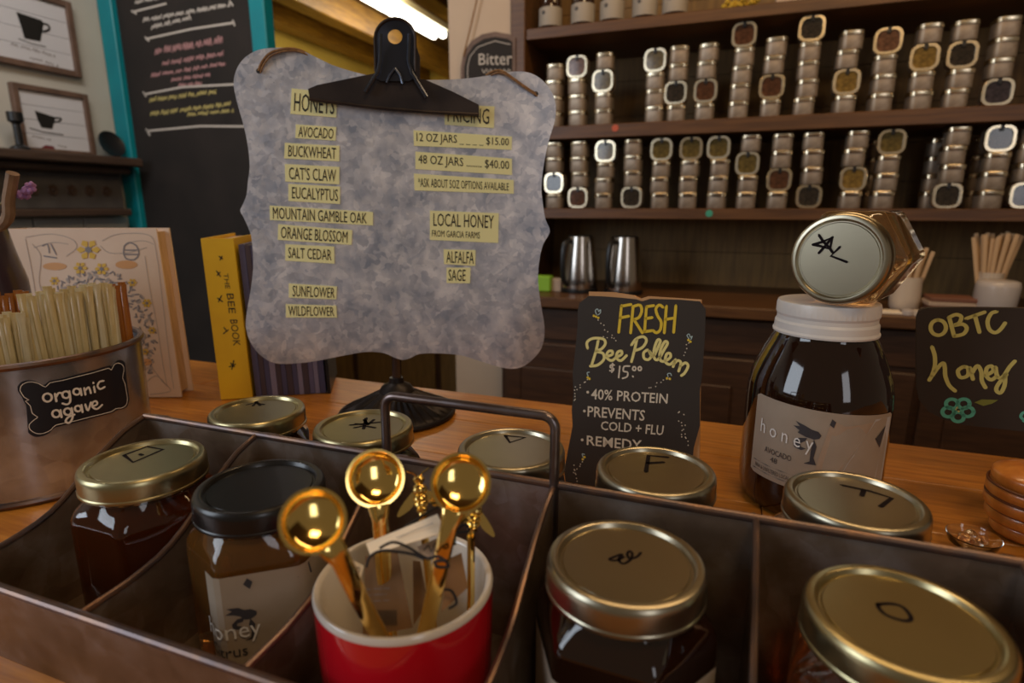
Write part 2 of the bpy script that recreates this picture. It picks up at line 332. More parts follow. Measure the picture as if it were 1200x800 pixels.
# ---------- blackboard with teal frame ----------
bb=thing('framed_chalkboard','tall chalkboard with teal painted frame and chalk writing','chalkboard',((-2.45-1.69)/2,Ybb,0))
xo0,xi0,xi1,xo1=-2.515,-2.435,-1.735,-1.665
obj('slate',bx(xi0,xi1,Ybb+0.01,Ybb+0.03,0.06,2.70),'slate',bb)
for a,b_ in ((xo0,xi0),(xi1,xo1)): obj('side_rail',bx(a,b_,Ybb-0.015,Ybb+0.035,0,2.74,bev=0.004),'teal',bb)
obj('top_rail',bx(xi0,xi1,Ybb-0.015,Ybb+0.035,2.62,2.74,bev=0.004),'teal',bb)
obj('bottom_rail',bx(xi0,xi1,Ybb-0.015,Ybb+0.035,0,0.08,bev=0.004),'teal',bb)
PB=PL((0,Ybb+0.0095,0),(0,-1,0))
tb=lambda x,y:(150+x/4.706,y/4.706)
strokes('chalk_line',PB,[[(30,65),(210,20)],[(100,215),(350,160),(585,125)],[(90,520),(300,480),(640,462)],[(105,722),(400,695),(660,697)],[(20,60),(45,75)],[(95,205),(115,225)],[(578,112),(588,140)],[(85,508),(98,530)],[(100,712),(120,745)],[(560,5),(578,30)]],2.2,'chalk_w',bb,tr=tb,sm=0)
def scribble(x0,y0,x1,y1,h,seed):
    rr=random.Random(seed); out=[]; L=math.hypot(x1-x0,y1-y0); x=0.0
    while x<L:
        wl=rr.uniform(28,62); n=int(wl/7); pts=[]
        for i in range(n+1):
            t=min(1,(x+wl*i/n)/L); up_=(-1)**i*h*rr.uniform(0.18,0.5); pts.append((x0+(x1-x0)*t,y0+(y1-y0)*t+up_))
        out.append(pts); x+=wl+rr.uniform(9,16)
    return out
for (x0,y0,x1,y1,h,m,sd) in [(85,110,560,25,26,'chalk_w',1),(130,150,350,95,24,'chalk_w',2),(40,12,170,-12,20,'chalk_w',9),(150,285,520,215,44,'chalk_p',3),(190,352,525,295,30,'chalk_p',4),(130,415,535,350,22,'chalk_p',5),(240,440,450,412,20,'chalk_p',6),(280,470,410,458,20,'chalk_p',7),(120,550,485,505,26,'chalk_y',8),(125,628,575,570,26,'chalk_y',10),(330,632,580,608,20,'chalk_y',11)]:
    strokes('chalk_writing',PB,scribble(x0,y0,x1,y1,h,sd),1.7,m,bb,tr=tb,sm=4)

# ---------- mantel on the left wall ----------
mt=thing('fireplace_mantel','dark wooden mantel with carved frieze on the left wall','mantel',(XL+0.05,1.2,1.2))
obj('shelf',bx(XL,XL+0.17,0.2,Ybb-0.03,1.405,1.44,bev=0.006),'mantel',mt)
obj('moulding',bx(XL,XL+0.12,0.22,Ybb-0.05,1.375,1.405,bev=0.008),'mantel',mt)
obj('frieze',bx(XL,XL+0.06,0.25,Ybb-0.06,1.235,1.375,bev=0.003),'frieze',mt)
obj('lower_moulding',bx(XL,XL+0.09,0.22,Ybb-0.05,1.205,1.235,bev=0.006),'mantel',mt)
for i in range(12):
    y=1.0+i*0.07; obj('carved_rosette',lathe([(0.022,0),(0.018,0.006),(0.008,0.004),(0.005,0.010),(0,0.011)],seg=10).__class__ and (lambda b:(b.transform(Matrix.Translation((XL+0.06,y,1.305))@Matrix.Rotation(R(90),4,'Y')),b)[1])(lathe([(0.022,0),(0.018,0.006),(0.008,0.004),(0.005,0.010),(0,0.011)],seg=10)),'mantel',mt)
for i in range(7):
    for j in range(3): obj('tile',bx(XL,XL+0.018,0.55+i*0.19,0.735+i*0.19,0.62+j*0.195,0.81+j*0.195,bev=0.003),'tile',mt)
PW=PL((XL+0.02,0,0),(1,0,0))
def picture(name,label,y0,y1,z0,z1,fw,kind,lean=0.0):
    t=thing(name,label,'picture',(XL,(y0+y1)/2,z0)); x0=XL+0.004; x1=XL+0.03
    obj('frame_side',bx(x0,x1,y0,y0+fw,z0,z1,bev=0.002),'frame',t); obj('frame_side',bx(x0,x1,y1-fw,y1,z0,z1,bev=0.002),'frame',t)
    obj('frame_rail',bx(x0,x1,y0+fw,y1-fw,z1-fw,z1,bev=0.002),'frame',t); obj('frame_rail',bx(x0,x1,y0+fw,y1-fw,z0,z0+fw,bev=0.002),'frame',t)
    h=(z1-z0-2*fw)/4
    for i in range(4): obj('plank',bx(x0,XL+0.018,y0+fw,y1-fw,z0+fw+i*h+0.0008,z0+fw+(i+1)*h-0.0008),'print_white',t)
    return t
PP=PL((XL+0.0185,0,0),(1,0,0)); tz=lambda x,y:(x/4,y/4)
p1=picture('framed_print','framed white print of a tall black coffee cup, hung highest on the left wall',1.36,1.765,1.745,2.02,0.022,0)
poly('cup_print',PP,[(75,55),(195,95),(205,110),(190,195),(115,180),(98,120)],'ink',p1,tz)
strokes('cup_handle_print',PP,[[(198,110),(225,118),(230,138),(205,148),(192,140)]],2.4,'ink',p1,tr=tz); strokes('saucer_print',PP,[[(88,182),(150,205),(215,220)]],1.0,'ink',p1,tr=tz,sm=0)
strokes('lettering',PP,scribble(52,205,255,262,18,21)+scribble(140,270,270,308,14,22),0.8,'grey_print',p1,tr=tz,sm=3)
p2=picture('framed_print','framed white print of a wide black cup, standing on the mantel',1.50,1.775,1.441,1.685,0.020,1)
poly('cup_print',PP,[(162,518),(255,548),(258,560),(245,605),(195,598),(178,565)],'ink',p2,tz)
strokes('cup_handle_print',PP,[[(252,552),(285,555),(278,568),(255,572)]],1.8,'ink',p2,tr=tz); strokes('saucer_print',PP,[[(140,600),(200,618),(295,632)]],1.2,'ink',p2,tr=tz,sm=0)
strokes('lettering',PP,scribble(150,638,235,655,12,23)+scribble(270,680,310,690,10,24),0.7,'grey_print',p2,tr=tz,sm=3)
poly('maroon_spot',PP,[(195,690),(215,680),(250,685),(262,702),(255,716),(200,708)],'maroon',p2,tz)
bl=thing('black_plate','glossy black dished plate leaning on the mantel end beside the teal frame','plate',(XL+0.06,1.80,1.441))
bmx=lathe([(0.0,0.0),(0.034,0.0),(0.052,0.012),(0.055,0.013),(0.053,0.016),(0.032,0.006),(0,0.005)],seg=32); bmx.transform(Matrix.Translation((XL+0.045,1.825,1.495))@Matrix.Rotation(R(72),4,'Y')); obj('dish',bmx,'blackplastic',bl)
obj('foot',bx(XL+0.03,XL+0.08,1.80,1.85,1.441,1.447),'blackplastic',bl)
d=thing('black_candlestick','black squat candlestick at the left end of the mantel','candlestick',(XL+0.09,1.455,1.441))
obj('stem',lathe([(0.03,0),(0.03,0.01),(0.012,0.02),(0.012,0.09),(0.024,0.10),(0.024,0.13),(0,0.13)],(XL+0.09,1.455,1.441),20),'blackplastic',d)

# ---------- shelf unit ----------
SX0,SX1,SY0,SY1=-0.745,1.75,2.0,2.36
su=thing('shelving_unit','dark wooden wall shelving holding stacks of silver tins','shelf',((SX0+SX1)/2,2.2,0.951))
obj('side_panel',bx(SX0,SX0+0.05,SY0-0.01,SY1,0.951,2.7,bev=0.003),'shelfwood',su)
obj('side_panel',bx(SX1,SX1+0.05,SY0-0.01,SY1,0.951,2.7,bev=0.003),'shelfwood',su)
for zt,th in ((1.815,0.034),(1.507,0.042),(1.238,0.034)): obj('shelf_board',bx(SX0+0.05,SX1,SY0,SY1,zt-th,zt,bev=0.002),'shelfwood',su)
nb=14; z0=0.951; 
for i in range(nb):
    zz=z0+i*0.125; obj('back_plank',bx(SX0+0.05,SX1,SY1,SY1+0.015,zz+0.001,min(zz+0.124,2.7)),'backwood',su)
# base cabinet with worktop
bc=thing('base_cabinet','dark wooden base cabinet with panelled doors under the shelves','cabinet',((SX0+SX1)/2,2.1,0))
obj('body',bx(SX0,SX1+0.05,1.90,SY1,0,0.905),'darkwood',bc)
obj('front_rail',bx(SX0,SX1+0.05,1.888,1.90,0.80,0.905,bev=0.002),'darkwood',bc)
for i in range(6):
    a=SX0+0.02+i*0.42; f=obj('door',bx(a,a+0.40,1.878,1.898,0.06,0.785,bev=0.004),'darkwood',bc); obj('door_panel',bx(a+0.06,a+0.34,1.872,1.880,0.14,0.70,bev=0.006),'darkwood',f)
obj('worktop',bx(SX0,SX1+0.05,1.85,SY1,0.915,0.951,bev=0.004),'shelfwood',bc)

# ---------- front counter: planks ----------
ct=thing('wooden_counter','long orange-brown plank counter the honey display stands on','counter',(0,0.3,0))
obj('cabinet_body',bx(-1.75,1.35,-0.02,0.66,0,0.97),'darkwood',ct)
rows=[-0.08+i*0.0958 for i in range(9)]; kk=0
for j,yy in enumerate(rows[:-1]):
    x=-1.8+((j*0.37)%0.55)
    xs=[-1.8]
    while x<1.4:
        if x>-1.75: xs.append(x)
        x+=0.62+0.1*((j*7)%3)
    xs.append(1.4)
    for a,b_ in zip(xs,xs[1:]):
        kk+=1; obj('plank',bx(a+0.0004,b_-0.0004,yy+0.0004,yy+0.0954,0.97,CT-0.0002*(kk%3),bev=0.0008),'counter' if (kk*5)%3 else 'counter2',ct)

# ================= CADDY =================
YW=0.272; ZT=1.103; YL0=0.1535; YL1=0.385; ZL=1.0575; ZLB=1.043
DX=[-0.3735,-0.275,-0.176,-0.0775,0.0205,0.1215]
cy=thing('metal_caddy','long galvanised steel caddy with ten compartments and a rod handle','tray',(-0.126,YW,CT))
YB0=0.1635
obj('base',bx(DX[0],DX[-1],YB0,YL1,CT,CT+0.003),'tray',cy)
obj('center_wall',bx(DX[0],DX[-1],YW-0.0008,YW+0.0008,CT+0.003,ZT),'tray',cy)
obj('front_lip',slab([Vector((DX[0],YL0,ZL)),Vector((DX[-1],YL0,ZL)),Vector((DX[-1],YB0,CT)),Vector((DX[0],YB0,CT))],(0,-1,-0.22),-0.0012),'tray',cy); obj('back_lip',bx(DX[0],DX[-1],YL1,YL1+0.0012,CT,ZLB),'tray',cy)
def prof(side):
    out=[]
    for i in range(15):
        s=i/14; y=YW+(YL0-YW)*s if side<0 else YW+(YL1-YW)*s; zl=ZL if side<0 else ZLB
        tab=((0,1.0),(0.13,0.90),(0.27,0.70),(0.43,0.40),(0.54,0.19),(0.66,0.08),(0.8,0.02),(1,0.0))
        for (a,b_),(c_,d_) in zip(tab,tab[1:]):
            if a<=s<=c_+1e-9: z=zl+(ZT-zl)*(b_+(d_-b_)*(s-a)/(c_-a)); break
        out.append((y,z))
    return out
pf=prof(-1)[::-1]+prof(1)[1:]
for i,xd in enumerate(DX):
    pts=[Vector((xd+0.0006,y,z)) for y,z in pf]+[Vector((xd+0.0006,YL1,CT+0.003)),Vector((xd+0.0006,YB0,CT+0.003))]
    o=obj('end_wall' if i in (0,5) else 'divider',slab(pts,(1,0,0),0.0012),'tray',cy,smooth=20)
    obj('rolled_edge',tube([Vector((xd,y,z)) for y,z in pf],0.0017,seg=8),'edge',o)
for nm,y,z in (('top_rod',YW,ZT),('lip_rod',YL0,ZL),('lip_rod',YL1,ZLB)): obj(nm,tube([(DX[0],y,z),(DX[-1],y,z)],0.0024 if nm=='lip_rod' else 0.0021,seg=10),'edge',cy)
hx0,hx1,hz=-0.1785,-0.0775,1.1405
def arcpts(cx,cz,r,a0,a1,n=6): return [Vector((cx+r*math.cos(R(a0+(a1-a0)*i/n)),YW,cz+r*math.sin(R(a0+(a1-a0)*i/n)))) for i in range(n+1)]
hp=[Vector((hx0,YW,1.06))]+arcpts(hx0+0.007,hz-0.007,0.007,180,90)+arcpts(hx1-0.007,hz-0.007,0.007,90,0)+[Vector((hx1,YW,1.06))]
for p in hp: p.y-=0.0014 if p.z<1.1 else 0
obj('handle',tube(hp,0.0027,seg=12),mat('steel_rod',(0.22,0.19,0.20),0.28,0.9,(0.15,0.10,0.08),40),cy)

# ================= JARS =================
AP=0.0345; RC=AP/math.cos(R(30))
def hexr(th,phi,ap=AP,rnd=0.0):
    a=(th-phi)%(PI/3)-PI/6; return min(ap/math.cos(a),ap*1.125)
def hexjar(x,y,label,body,lid,phi,z=None,name='hexagonal_honey_jar',mark=None,paper=None,group=None,lidr=0.0332):
    z=CT+0.0035 if z is None else z
    t=thing(name,label,'jar',(x,y,z),0,group)
    H=0.097 if z>CT+0.001 else 0.1005
    H=1.1005-z if z<1.05 else 0.097
    bm=BM(); seg=96; rings=[]
    prof=[(0.0,0),(0.90,0),(0.97,0.002),(1.0,0.006),(1.0,H-0.030),(0.985,H-0.026),(0.93,H-0.022)]
    for r,zz in prof[1:]: rings.append([bm.verts.new((r*hexr(2*PI*i/seg,phi)*math.cos(2*PI*i/seg),r*hexr(2*PI*i/seg,phi)*math.sin(2*PI*i/seg),zz)) for i in range(seg)])
    for r,zz in ((0.0300,H-0.0165),(0.0290,H-0.014),(0.0290,H-0.003)): rings.append([bm.verts.new((r*math.cos(2*PI*i/seg),r*math.sin(2*PI*i/seg),zz)) for i in range(seg)])
    for a,b_ in zip(rings,rings[1:]):
        for i in range(seg): j=(i+1)%seg; bm.faces.new((a[i],a[j],b_[j],b_[i]))
    bm.faces.new(rings[0][::-1]); bm.faces.new(rings[-1])
    obj('glass_body',bm,body,t,smooth=25,local=True)
    obj('glass_thread',tube([(0.0302*math.cos(a*0.26),0.0302*math.sin(a*0.26),H-0.0145) for a in range(25)],0.0009,seg=6),'clear',t,local=True)
    lr=lidr
    lb=lathe([(0.0,H-0.0018),(lr*0.79,H-0.0018),(lr*0.805,H-0.0024),(lr*0.83,H-0.0024),(lr*0.845,H-0.0012),(lr*0.86,H-0.0003),(lr*0.88,H),(lr*0.93,H),(lr*0.96,H-0.0004),(lr*0.98,H-0.0012),(lr*0.994,H-0.0024),(lr,H-0.004),(lr,H-0.0108),(lr*1.012,H-0.0114),(lr*1.012,H-0.0126),(lr*0.98,H-0.013),(lr*0.95,H-0.0128)],seg=96)
    obj('lid',lb,lid,t,smooth=24,local=True)
    if paper:
        a0,a1,z0,z1=paper
        f=lambda u,v,off=0.0004:(lambda th,rr:Vector((rr*math.cos(th),rr*math.sin(th),z0+(z1-z0)*v)))(a0+(a1-a0)*u,hexr(a0+(a1-a0)*u,phi)+off)
        bm=BM(); n=48; A=[bm.verts.new(f(i/n,0)) for i in range(n+1)]; B=[bm.verts.new(f(i/n,1)) for i in range(n+1)]
        for i in range(n): bm.faces.new((A[i],A[i+1],B[i+1],B[i]))
        pl=obj('paper_label',bm,'paper',t,local=True,smooth=25); return t,f
    return t,None
def lidmark(t,lists,wpx=2.2,z=1.0985,m='sharpie',sm=0):
    strokes('lid_mark',PL((0,0,z),(0,0,1)),lists,wpx,m,t,sm=sm,lift=0.0003)
def bee(f,cu,cv,s,parent,asp=1.0):   # printed bee silhouette on a label map f(u,v)
    def P(pts): 
        bm=BM(); bm.faces.new([bm.verts.new(f(cu+x*s,cv+y*s*asp,0.0008)) for x,y in pts]); return bm
    obj('bee_print',P([(0.9,0.35),(0.5,0.6),(0.05,0.62),(-0.3,0.85),(-1.0,0.9),(-0.7,0.65),(-1.1,0.45),(-0.6,0.35),(-0.25,0.2),(0.0,-0.1),(0.4,-0.15),(0.85,0.1)]),'charcoal',parent,local=True,smooth=0)
    obj('bee_print',P([(0.0,0.05),(-0.45,0.0),(-0.8,-0.35),(-0.75,-0.7),(-0.4,-0.8),(-0.2,-0.6),(-0.5,-0.5),(-0.45,-0.3),(-0.1,-0.25)]),'charcoal',parent,local=True,smooth=0)
    obj('bee_print',P([(0.4,-0.1),(0.7,-0.6),(0.55,-1.3),(0.7,-1.7),(-0.1,-1.75),(0.3,-1.55),(0.4,-1.1),(0.25,-0.6)]),'charcoal',parent,local=True,smooth=0)
def labtri(f,pts,parent,m='charcoal'):
    bm=BM(); bm.faces.new([bm.verts.new(f(u,v,0.0007)) for u,v in pts]); obj('triangle_print',bm,m,parent,local=True,smooth=0)

jS,fS=hexjar(-0.0318,0.2229,'dark honey jar with gold lid marked S, right of the red mug','dark_honey','silverlid',R(-62),paper=(R(-180),R(25),0.006,0.058))
lidmark(jS,[[(751,648),(746,653),(738,655),(735,650),(738,646),(741,650),(738,657),(730,661),(725,656),(729,650),(722,652),(714,656),(722,657),(731,653)]],3.6,sm=4)
labtri(fS,[(0.70,1.0),(0.73,0.72),(0.66,0.85)],jS); labtri(fS,[(0.5,0.55),(0.53,0.35),(0.47,0.4)],jS); bee(fS,0.42,0.55,0.035,jS,4)
text_map('lettering','honey',lambda u,v:fS(0.25+0.2*u,0.38+0.14*v,0.0012),'white_print',jS) if False else None
def loc_text(name,s,f,u0,u1,v0,v1,m,t,off=0.001,slant=0.0):
    V,Fc=text_verts(s); bm=BM(); vs=[bm.verts.new(f(u0+(u1-u0)*u+slant*v,v0+(v1-v0)*v,off)) for u,v in V]
    for q in Fc:
        try: bm.faces.new([vs[i] for i in q])
        except ValueError: pass
    return obj(name,bm,m,t,local=True,smooth=0)
jQ,_=hexjar(-0.3149,0.2244,'dark red honey jar with a square drawn on its gold lid','red_honey','gold',R(-60))
tq=lambda x,y:(x/3.333,380+y/3.333)
lidmark(jQ,[[(485,512),(575,478),(637,490),(520,540),(485,512)],[(548,508),(556,512)]],1.3,sm=0) if False else strokes('lid_mark',PL((0,0,1.0985),(0,0,1)),[[(485,512),(575,478),(637,490),(520,540),(485,512)],[(546,508),(556,512)]],4.4,'sharpie',jQ,sm=0,tr=tq,lift=0.0003)
jB,fB=hexjar(-0.2270,0.2234,'amber honey jar with glossy black lid and bee label, left of the red mug','brown_honey','blacklid',R(-22.5),paper=(R(-98),R(28),0.004,0.066))
obj('handwritten_stripe',(lambda:(lambda bm:(bm.faces.new([bm.verts.new(fB(u,v,0.0006)) for u,v in ((0.0,0.06),(0.25,0.06),(0.5,0.06),(0.5,0.11),(0.25,0.11),(0.0,0.11))]),bm)[1])(BM()))(),'paper_tan',jB,local=True,smooth=0)
bee(fB,0.25,0.62,0.085,jB,1.4)
loc_text('lettering','honey',fB,-0.02+0.02,0.34,0.40,0.60,'white_print',jB,0.0014)
loc_text('lettering','Citrus',fB,0.01,0.25,0.28,0.38,'charcoal',jB)
loc_text('lettering','RAW UNFILTERED HONEY',fB,0.02,0.48,0.145,0.175,'charcoal',jB)
labtri(fB,[(0.29,0.97),(0.32,0.93),(0.30,0.87),(0.265,0.92)],jB); labtri(fB,[(0.66,0.98),(0.68,0.86),(0.57,0.90)],jB); labtri(fB,[(0.60,0.45),(0.64,0.40),(0.58,0.38)],jB)
jO,_=hexjar(0.0690,0.2225,'amber honey jar with gold lid marked O, rightmost in the caddy front row','red_honey','gold',R(-100))
to=lambda x,y:(850+x/2.5,480+y/2.5)
strokes('lid_mark',PL((0,0,1.0985),(0,0,1)),[[(445,572),(460,570),(490,570),(520,580),(542,605),(540,618),(515,618),(470,602),(448,580),(450,570)]],5.0,'sharpie',jO,sm=4,tr=to,lift=0.0003)
jA,_=hexjar(-0.3171,0.3165,'dark honey jar with gold lid just in front of the yellow book','dark_honey','gold',R(-50))
tA=lambda x,y:(220+x/3.53,400+y/3.53)
strokes('lid_mark',PL((0,0,1.0985),(0,0,1)),[[(245,263),(280,255),(315,262)],[(270,268),(285,250)],[(285,252),(300,266)]],3.2,'sharpie',jA,sm=0,tr=tA,lift=0.0003)
jT,_=hexjar(-0.2255,0.3165,'dark honey jar with gold lid marked with an eight-point asterisk, behind the handle','dark_honey','gold',R(-40))
strokes('lid_mark',PL((0,0,1.0985),(0,0,1)),[[(672,347),(795,335)],[(738,318),(728,362)],[(695,342),(722,345)],[(690,358),(730,350),(775,358)],[(745,345),(770,325)],[(745,345),(730,325)]],4.0,'sharpie',jT,sm=0,tr=tA,lift=0.0003)
jD,_=hexjar(-0.1182,0.3165,'honey jar with pale gold lid marked with a small triangle, behind the caddy handle','dark_honey','silverlid',R(-70))
tD=lambda x,y:(400+x/4,440+y/4)
strokes('lid_mark',PL((0,0,1.0985),(0,0,1)),[[(768,282),(862,292),(790,315),(768,282)]],4.2,'sharpie',jD,sm=0,tr=tD,lift=0.0003)
jF,_=hexjar(-0.0308,0.3165,'pale amber honey jar with pale gold lid marked F, before the pollen chalkboard','amber','silverlid',R(-85))
strokes('lid_mark',PL((0,0,1.0985),(0,0,1)),[[(757,553),(760,534),(782,536)],[(759,543),(777,542)]],5.4,'sharpie',jF,sm=0,lift=0.0003)
jY,_=hexjar(0.0690,0.3175,'amber honey jar with gold lid marked with a branching line, before the big dark jar','amber','silverlid',R(-75))
strokes('lid_mark',PL((0,0,1.0985),(0,0,1)),[[(987,569),(1020,576),(1045,584),(1032,594)],[(1012,575),(1010,581)]],5.6,'sharpie',jY,sm=0,lift=0.0003)

# jar lying on the big jar
BJ=Vector((0.0755,0.522,CT)); BJT=1.172
lj,_=hexjar(0,0,'small pale honey jar lying on its side on top of the big dark jar','pale_amber','silverlid',0,z=1.3)
lj.name='hexagonal_honey_jar_lying'; lj.name='lying_honey_jar'
ax=Vector((math.sin(R(23)),math.cos(R(23)),0)); axis=-ax    # local +z (lid) points to the viewer
LC=CAM+ray(982,300)*0.425; H=0.097
xa=Vector((math.cos(R(23)),-math.sin(R(23)),0)); ya=axis.cross(xa)
Rm=Matrix((xa,ya,axis)).transposed().to_4x4()
lj.matrix_basis=Matrix.Translation(Vector((LC.x,LC.y,BJT+0.0352))-axis*H)@Rm
PLid=PL(Vector((LC.x,LC.y,BJT+0.035))+axis*(-0.0017),axis)
tl_=lambda x,y:(860+x/2.857,220+y/2.857)
strokes('lid_mark',PLid,[[(285,158),(300,180),(320,200),(330,215)],[(330,165),(310,190),(285,218)],[(265,190),(300,180),(330,165),(322,205),(290,195),(265,190)],[(355,198),(325,228),(378,248)]],3.0,'sharpie',lj,sm=0,tr=tl_)

# big round dark jar
bj=thing('large_honey_jar','big round jar of nearly black honey with white screw lid','jar',BJ)
rb=0.0545
obj('glass_body',lathe([(0,0.002),(rb*0.86,0.0),(rb*0.93,0.003),(rb*0.985,0.012),(rb,0.022),(rb,0.092),(rb*0.985,0.102),(rb*0.95,0.111),(rb*0.88,0.122),(rb*0.80,0.132),(rb*0.715,0.1415),(rb*0.665,0.1465),(rb*0.65,0.160),(0,0.160)],BJ,96),'dark_honey',bj,smooth=60)
lp=[(0,0.172),(0.0345,0.172),(0.0365,0.1715),(0.0372,0.169),(0.0372,0.162),(0.0364,0.160),(0.0364,0.157),(0.0376,0.155),(0.0378,0.150),(0.0388,0.148),(0.0385,0.1465),(0.036,0.146),(0.0352,0.1475)]
obj('screw_lid',lathe(lp,BJ,120,radf=lambda a,z:1+(0.0045*math.cos(a*60) if 0.1605<z<0.170 else 0)),'whitelid',bj,smooth=22)
A0,A1=R(-171),R(-72)
A0,A1=R(-148),R(-28)
def fL(u,v,off=0.0004):
    th=A0+(A1-A0)*u; z=CT+0.032+(0.099-0.032)*v-0.006*u; return Vector((BJ.x+(rb+off)*math.cos(th),BJ.y+(rb+off)*math.sin(th),z))
bm=BM(); n=32; A=[bm.verts.new(fL(i/n,0.03*(i in(0,n)))) for i in range(n+1)]; B=[bm.verts.new(fL(i/n,1-0.03*(i in(0,n)))) for i in range(n+1)]
for i in range(n): bm.faces.new((A[i],A[i+1],B[i+1],B[i]))
obj('paper_label',bm,'paper',bj)
def LW(name,m,pts,off=0.0008,dense=True):
    bm=BM(); P=[]
    for (a,b_),(c_,d_) in zip(pts,pts[1:]+pts[:1]):
        for s in range(4): P.append((a+(c_-a)*s/4,b_+(d_-b_)*s/4))
    bm.faces.new([bm.verts.new(fL(u,v,off)) for u,v in P]); return obj(name,bm,m,bj,smooth=0)
LW('grey_print','paper_grey',[(0.81,0.95),(0.98,0.95),(0.98,0.05),(0.57,0.05),(0.64,0.40)],0.0005)
LW('tan_print','paper_tan',[(0.52,0.93),(0.60,0.86),(0.80,0.92),(0.62,0.40),(0.55,0.03),(0.45,0.22),(0.48,0.55)],0.0006)
LW('triangle_print','charcoal',[(0.83,0.72),(0.92,0.86),(0.885,0.60)]); LW('triangle_print','charcoal',[(0.52,0.93),(0.545,0.90),(0.535,0.83),(0.51,0.86)]); LW('triangle_print','charcoal',[(0.77,0.24),(0.80,0.28),(0.84,0.22),(0.79,0.20)])
for pts in ([(0.47,0.72),(0.45,0.76),(0.41,0.77),(0.37,0.80),(0.31,0.83),(0.34,0.78),(0.30,0.77),(0.34,0.73),(0.33,0.70),(0.38,0.67),(0.43,0.66),(0.46,0.68)],[(0.39,0.66),(0.34,0.64),(0.31,0.58),(0.32,0.52),(0.36,0.50),(0.39,0.53),(0.36,0.54),(0.35,0.58),(0.38,0.62)],[(0.43,0.66),(0.45,0.58),(0.44,0.44),(0.46,0.36),(0.385,0.35),(0.42,0.39),(0.42,0.52)]): LW('bee_print','charcoal',pts)
text_map('lettering','h o n e y',lambda u,v:fL(0.07+0.36*u,0.50+0.22*v-0.04*u,0.0012),'white_print',bj)
text_map('handwriting','AVOCADO',lambda u,v:fL(0.12+0.19*u,0.33+0.07*v,0.001),'charcoal',bj)
text_map('handwriting','48',lambda u,v:fL(0.17+0.05*u,0.235+0.065*v,0.001),'charcoal',bj)
text_map('lettering','RAW & UNFILTERED LOCAL HONEY 48 OZ',lambda u,v:fL(0.05+0.40*u,0.09+0.05*v,0.001),'charcoal',bj)
for v0 in (0.06,0.165): LW('rule_print','charcoal',[(0.03,v0),(0.47,v0),(0.47,v0+0.008),(0.03,v0+0.008)])

# ================= MUG, SPOONS, TAGS =================
MC=Vector((-0.1262,0.2010,CT+0.0035)); mh=0.0785
mg=thing('red_mug','red ceramic mug with white inside, holding gold spoons and tags','mug',MC)
obj('outer_wall',lathe([(0,0),(0.029,0),(0.032,0.002),(0.0365,0.012),(0.0385,0.03),(0.0396,mh-0.002)],MC,96),'red',mg,smooth=60)
obj('white_lining',lathe([(0.0396,mh-0.002),(0.0397,mh-0.0005),(0.0388,mh+0.0008),(0.0372,mh+0.0006),(0.0362,mh-0.001),(0.0358,0.03),(0.033,0.010),(0,0.006)],MC,96),'white_glaze',mg,smooth=60)
# mug loop handle faces the back
hp=[(MC.x+0.0*t,MC.y+0.0,0) for t in (0,)]
def spoon(label,tip,rad,foot,n,hw=0.0034,group=None):
    t=thing('gold_coffee_spoon',label,'spoon',foot,0,group); n=Vector(n).normalized(); tip=Vector(tip); foot=Vector(foot)
    dn=(foot-tip); dn=(dn-n*dn.dot(n)).normalized()
    # bowl: hollow cap, opening toward n
    u=n.orthogonal().normalized(); v=n.cross(u); prof=[]
    bm=BM(); Nn=9
    outer=[(rad*math.sin(a),-rad*0.5*math.cos(a)) for a in [PI/2*i/Nn for i in range(Nn+1)]]
    inner=[((rad-0.0009)*math.sin(a),-(rad*0.5-0.0009)*math.cos(a)) for a in [PI/2*(Nn-i)/Nn for i in range(Nn+1)]]
    pr=outer+[(rad+0.0007,0.0),(rad+0.0006,0.0007),(rad-0.0006,0.0007)]+inner
    b=lathe(pr,seg=48); Mx=Matrix((u,v,n)).transposed().to_4x4(); b.transform(Matrix.Translation(tip)@Mx); obj('bowl',b,'spoon',t,smooth=28)
    s0=tip+dn*(rad-0.0004)
    pts=[s0,s0+dn*0.006-n*0.0005,s0.lerp(foot,0.3),s0.lerp(foot,0.65),foot]
    b=tube(pts,[0.0046,0.0034,hw,hw,hw*0.9],seg=12,flat=0.34,flatdir=n); obj('handle',b,'spoon',t,smooth=60); return t
mb=lambda x,y,z:pz(x,y,z)
def along(x,y,t): return CAM+ray(x,y)*t
nv=lambda p:(CAM-Vector(p)).normalized()
def vis_foot(tip,x,y,t2,zb=1.012):
    q=pz(x,y,t2); d=(q-Vector(tip)); k=(zb-tip.z)/d.z; return Vector(tip)+d*k
t3=along(367,610,0.200); t1=along(440,560,0.25); t2=along(540,566,0.232)
f3=vis_foot(t3,440,738,1.077,1.03); f1=Vector((-0.132,0.197,1.012)); f2=vis_foot(t2,503,723,1.077,1.03)
for nm,f_ in (('3',f3),('2',f2)):
    dd=Vector((f_.x-MC.x,f_.y-MC.y,0))
    if dd.length>0.030: dd*=0.030/dd.length; f_.x=MC.x+dd.x; f_.y=MC.y+dd.y
spoon('gold coffee spoon leaning left over the mug rim, nearest the viewer',t3,0.0106,f3,nv(t3)+Vector((0.10,0,0.15)))
spoon('gold coffee spoon standing in the middle back of the red mug',t1,0.0117,f1,nv(t1)+Vector((0.1,0,0.05)))
spoon('gold coffee spoon leaning right in the red mug, black cord round its handle',t2,0.0114,f2,nv(t2)+Vector((-0.05,0,0.1)))
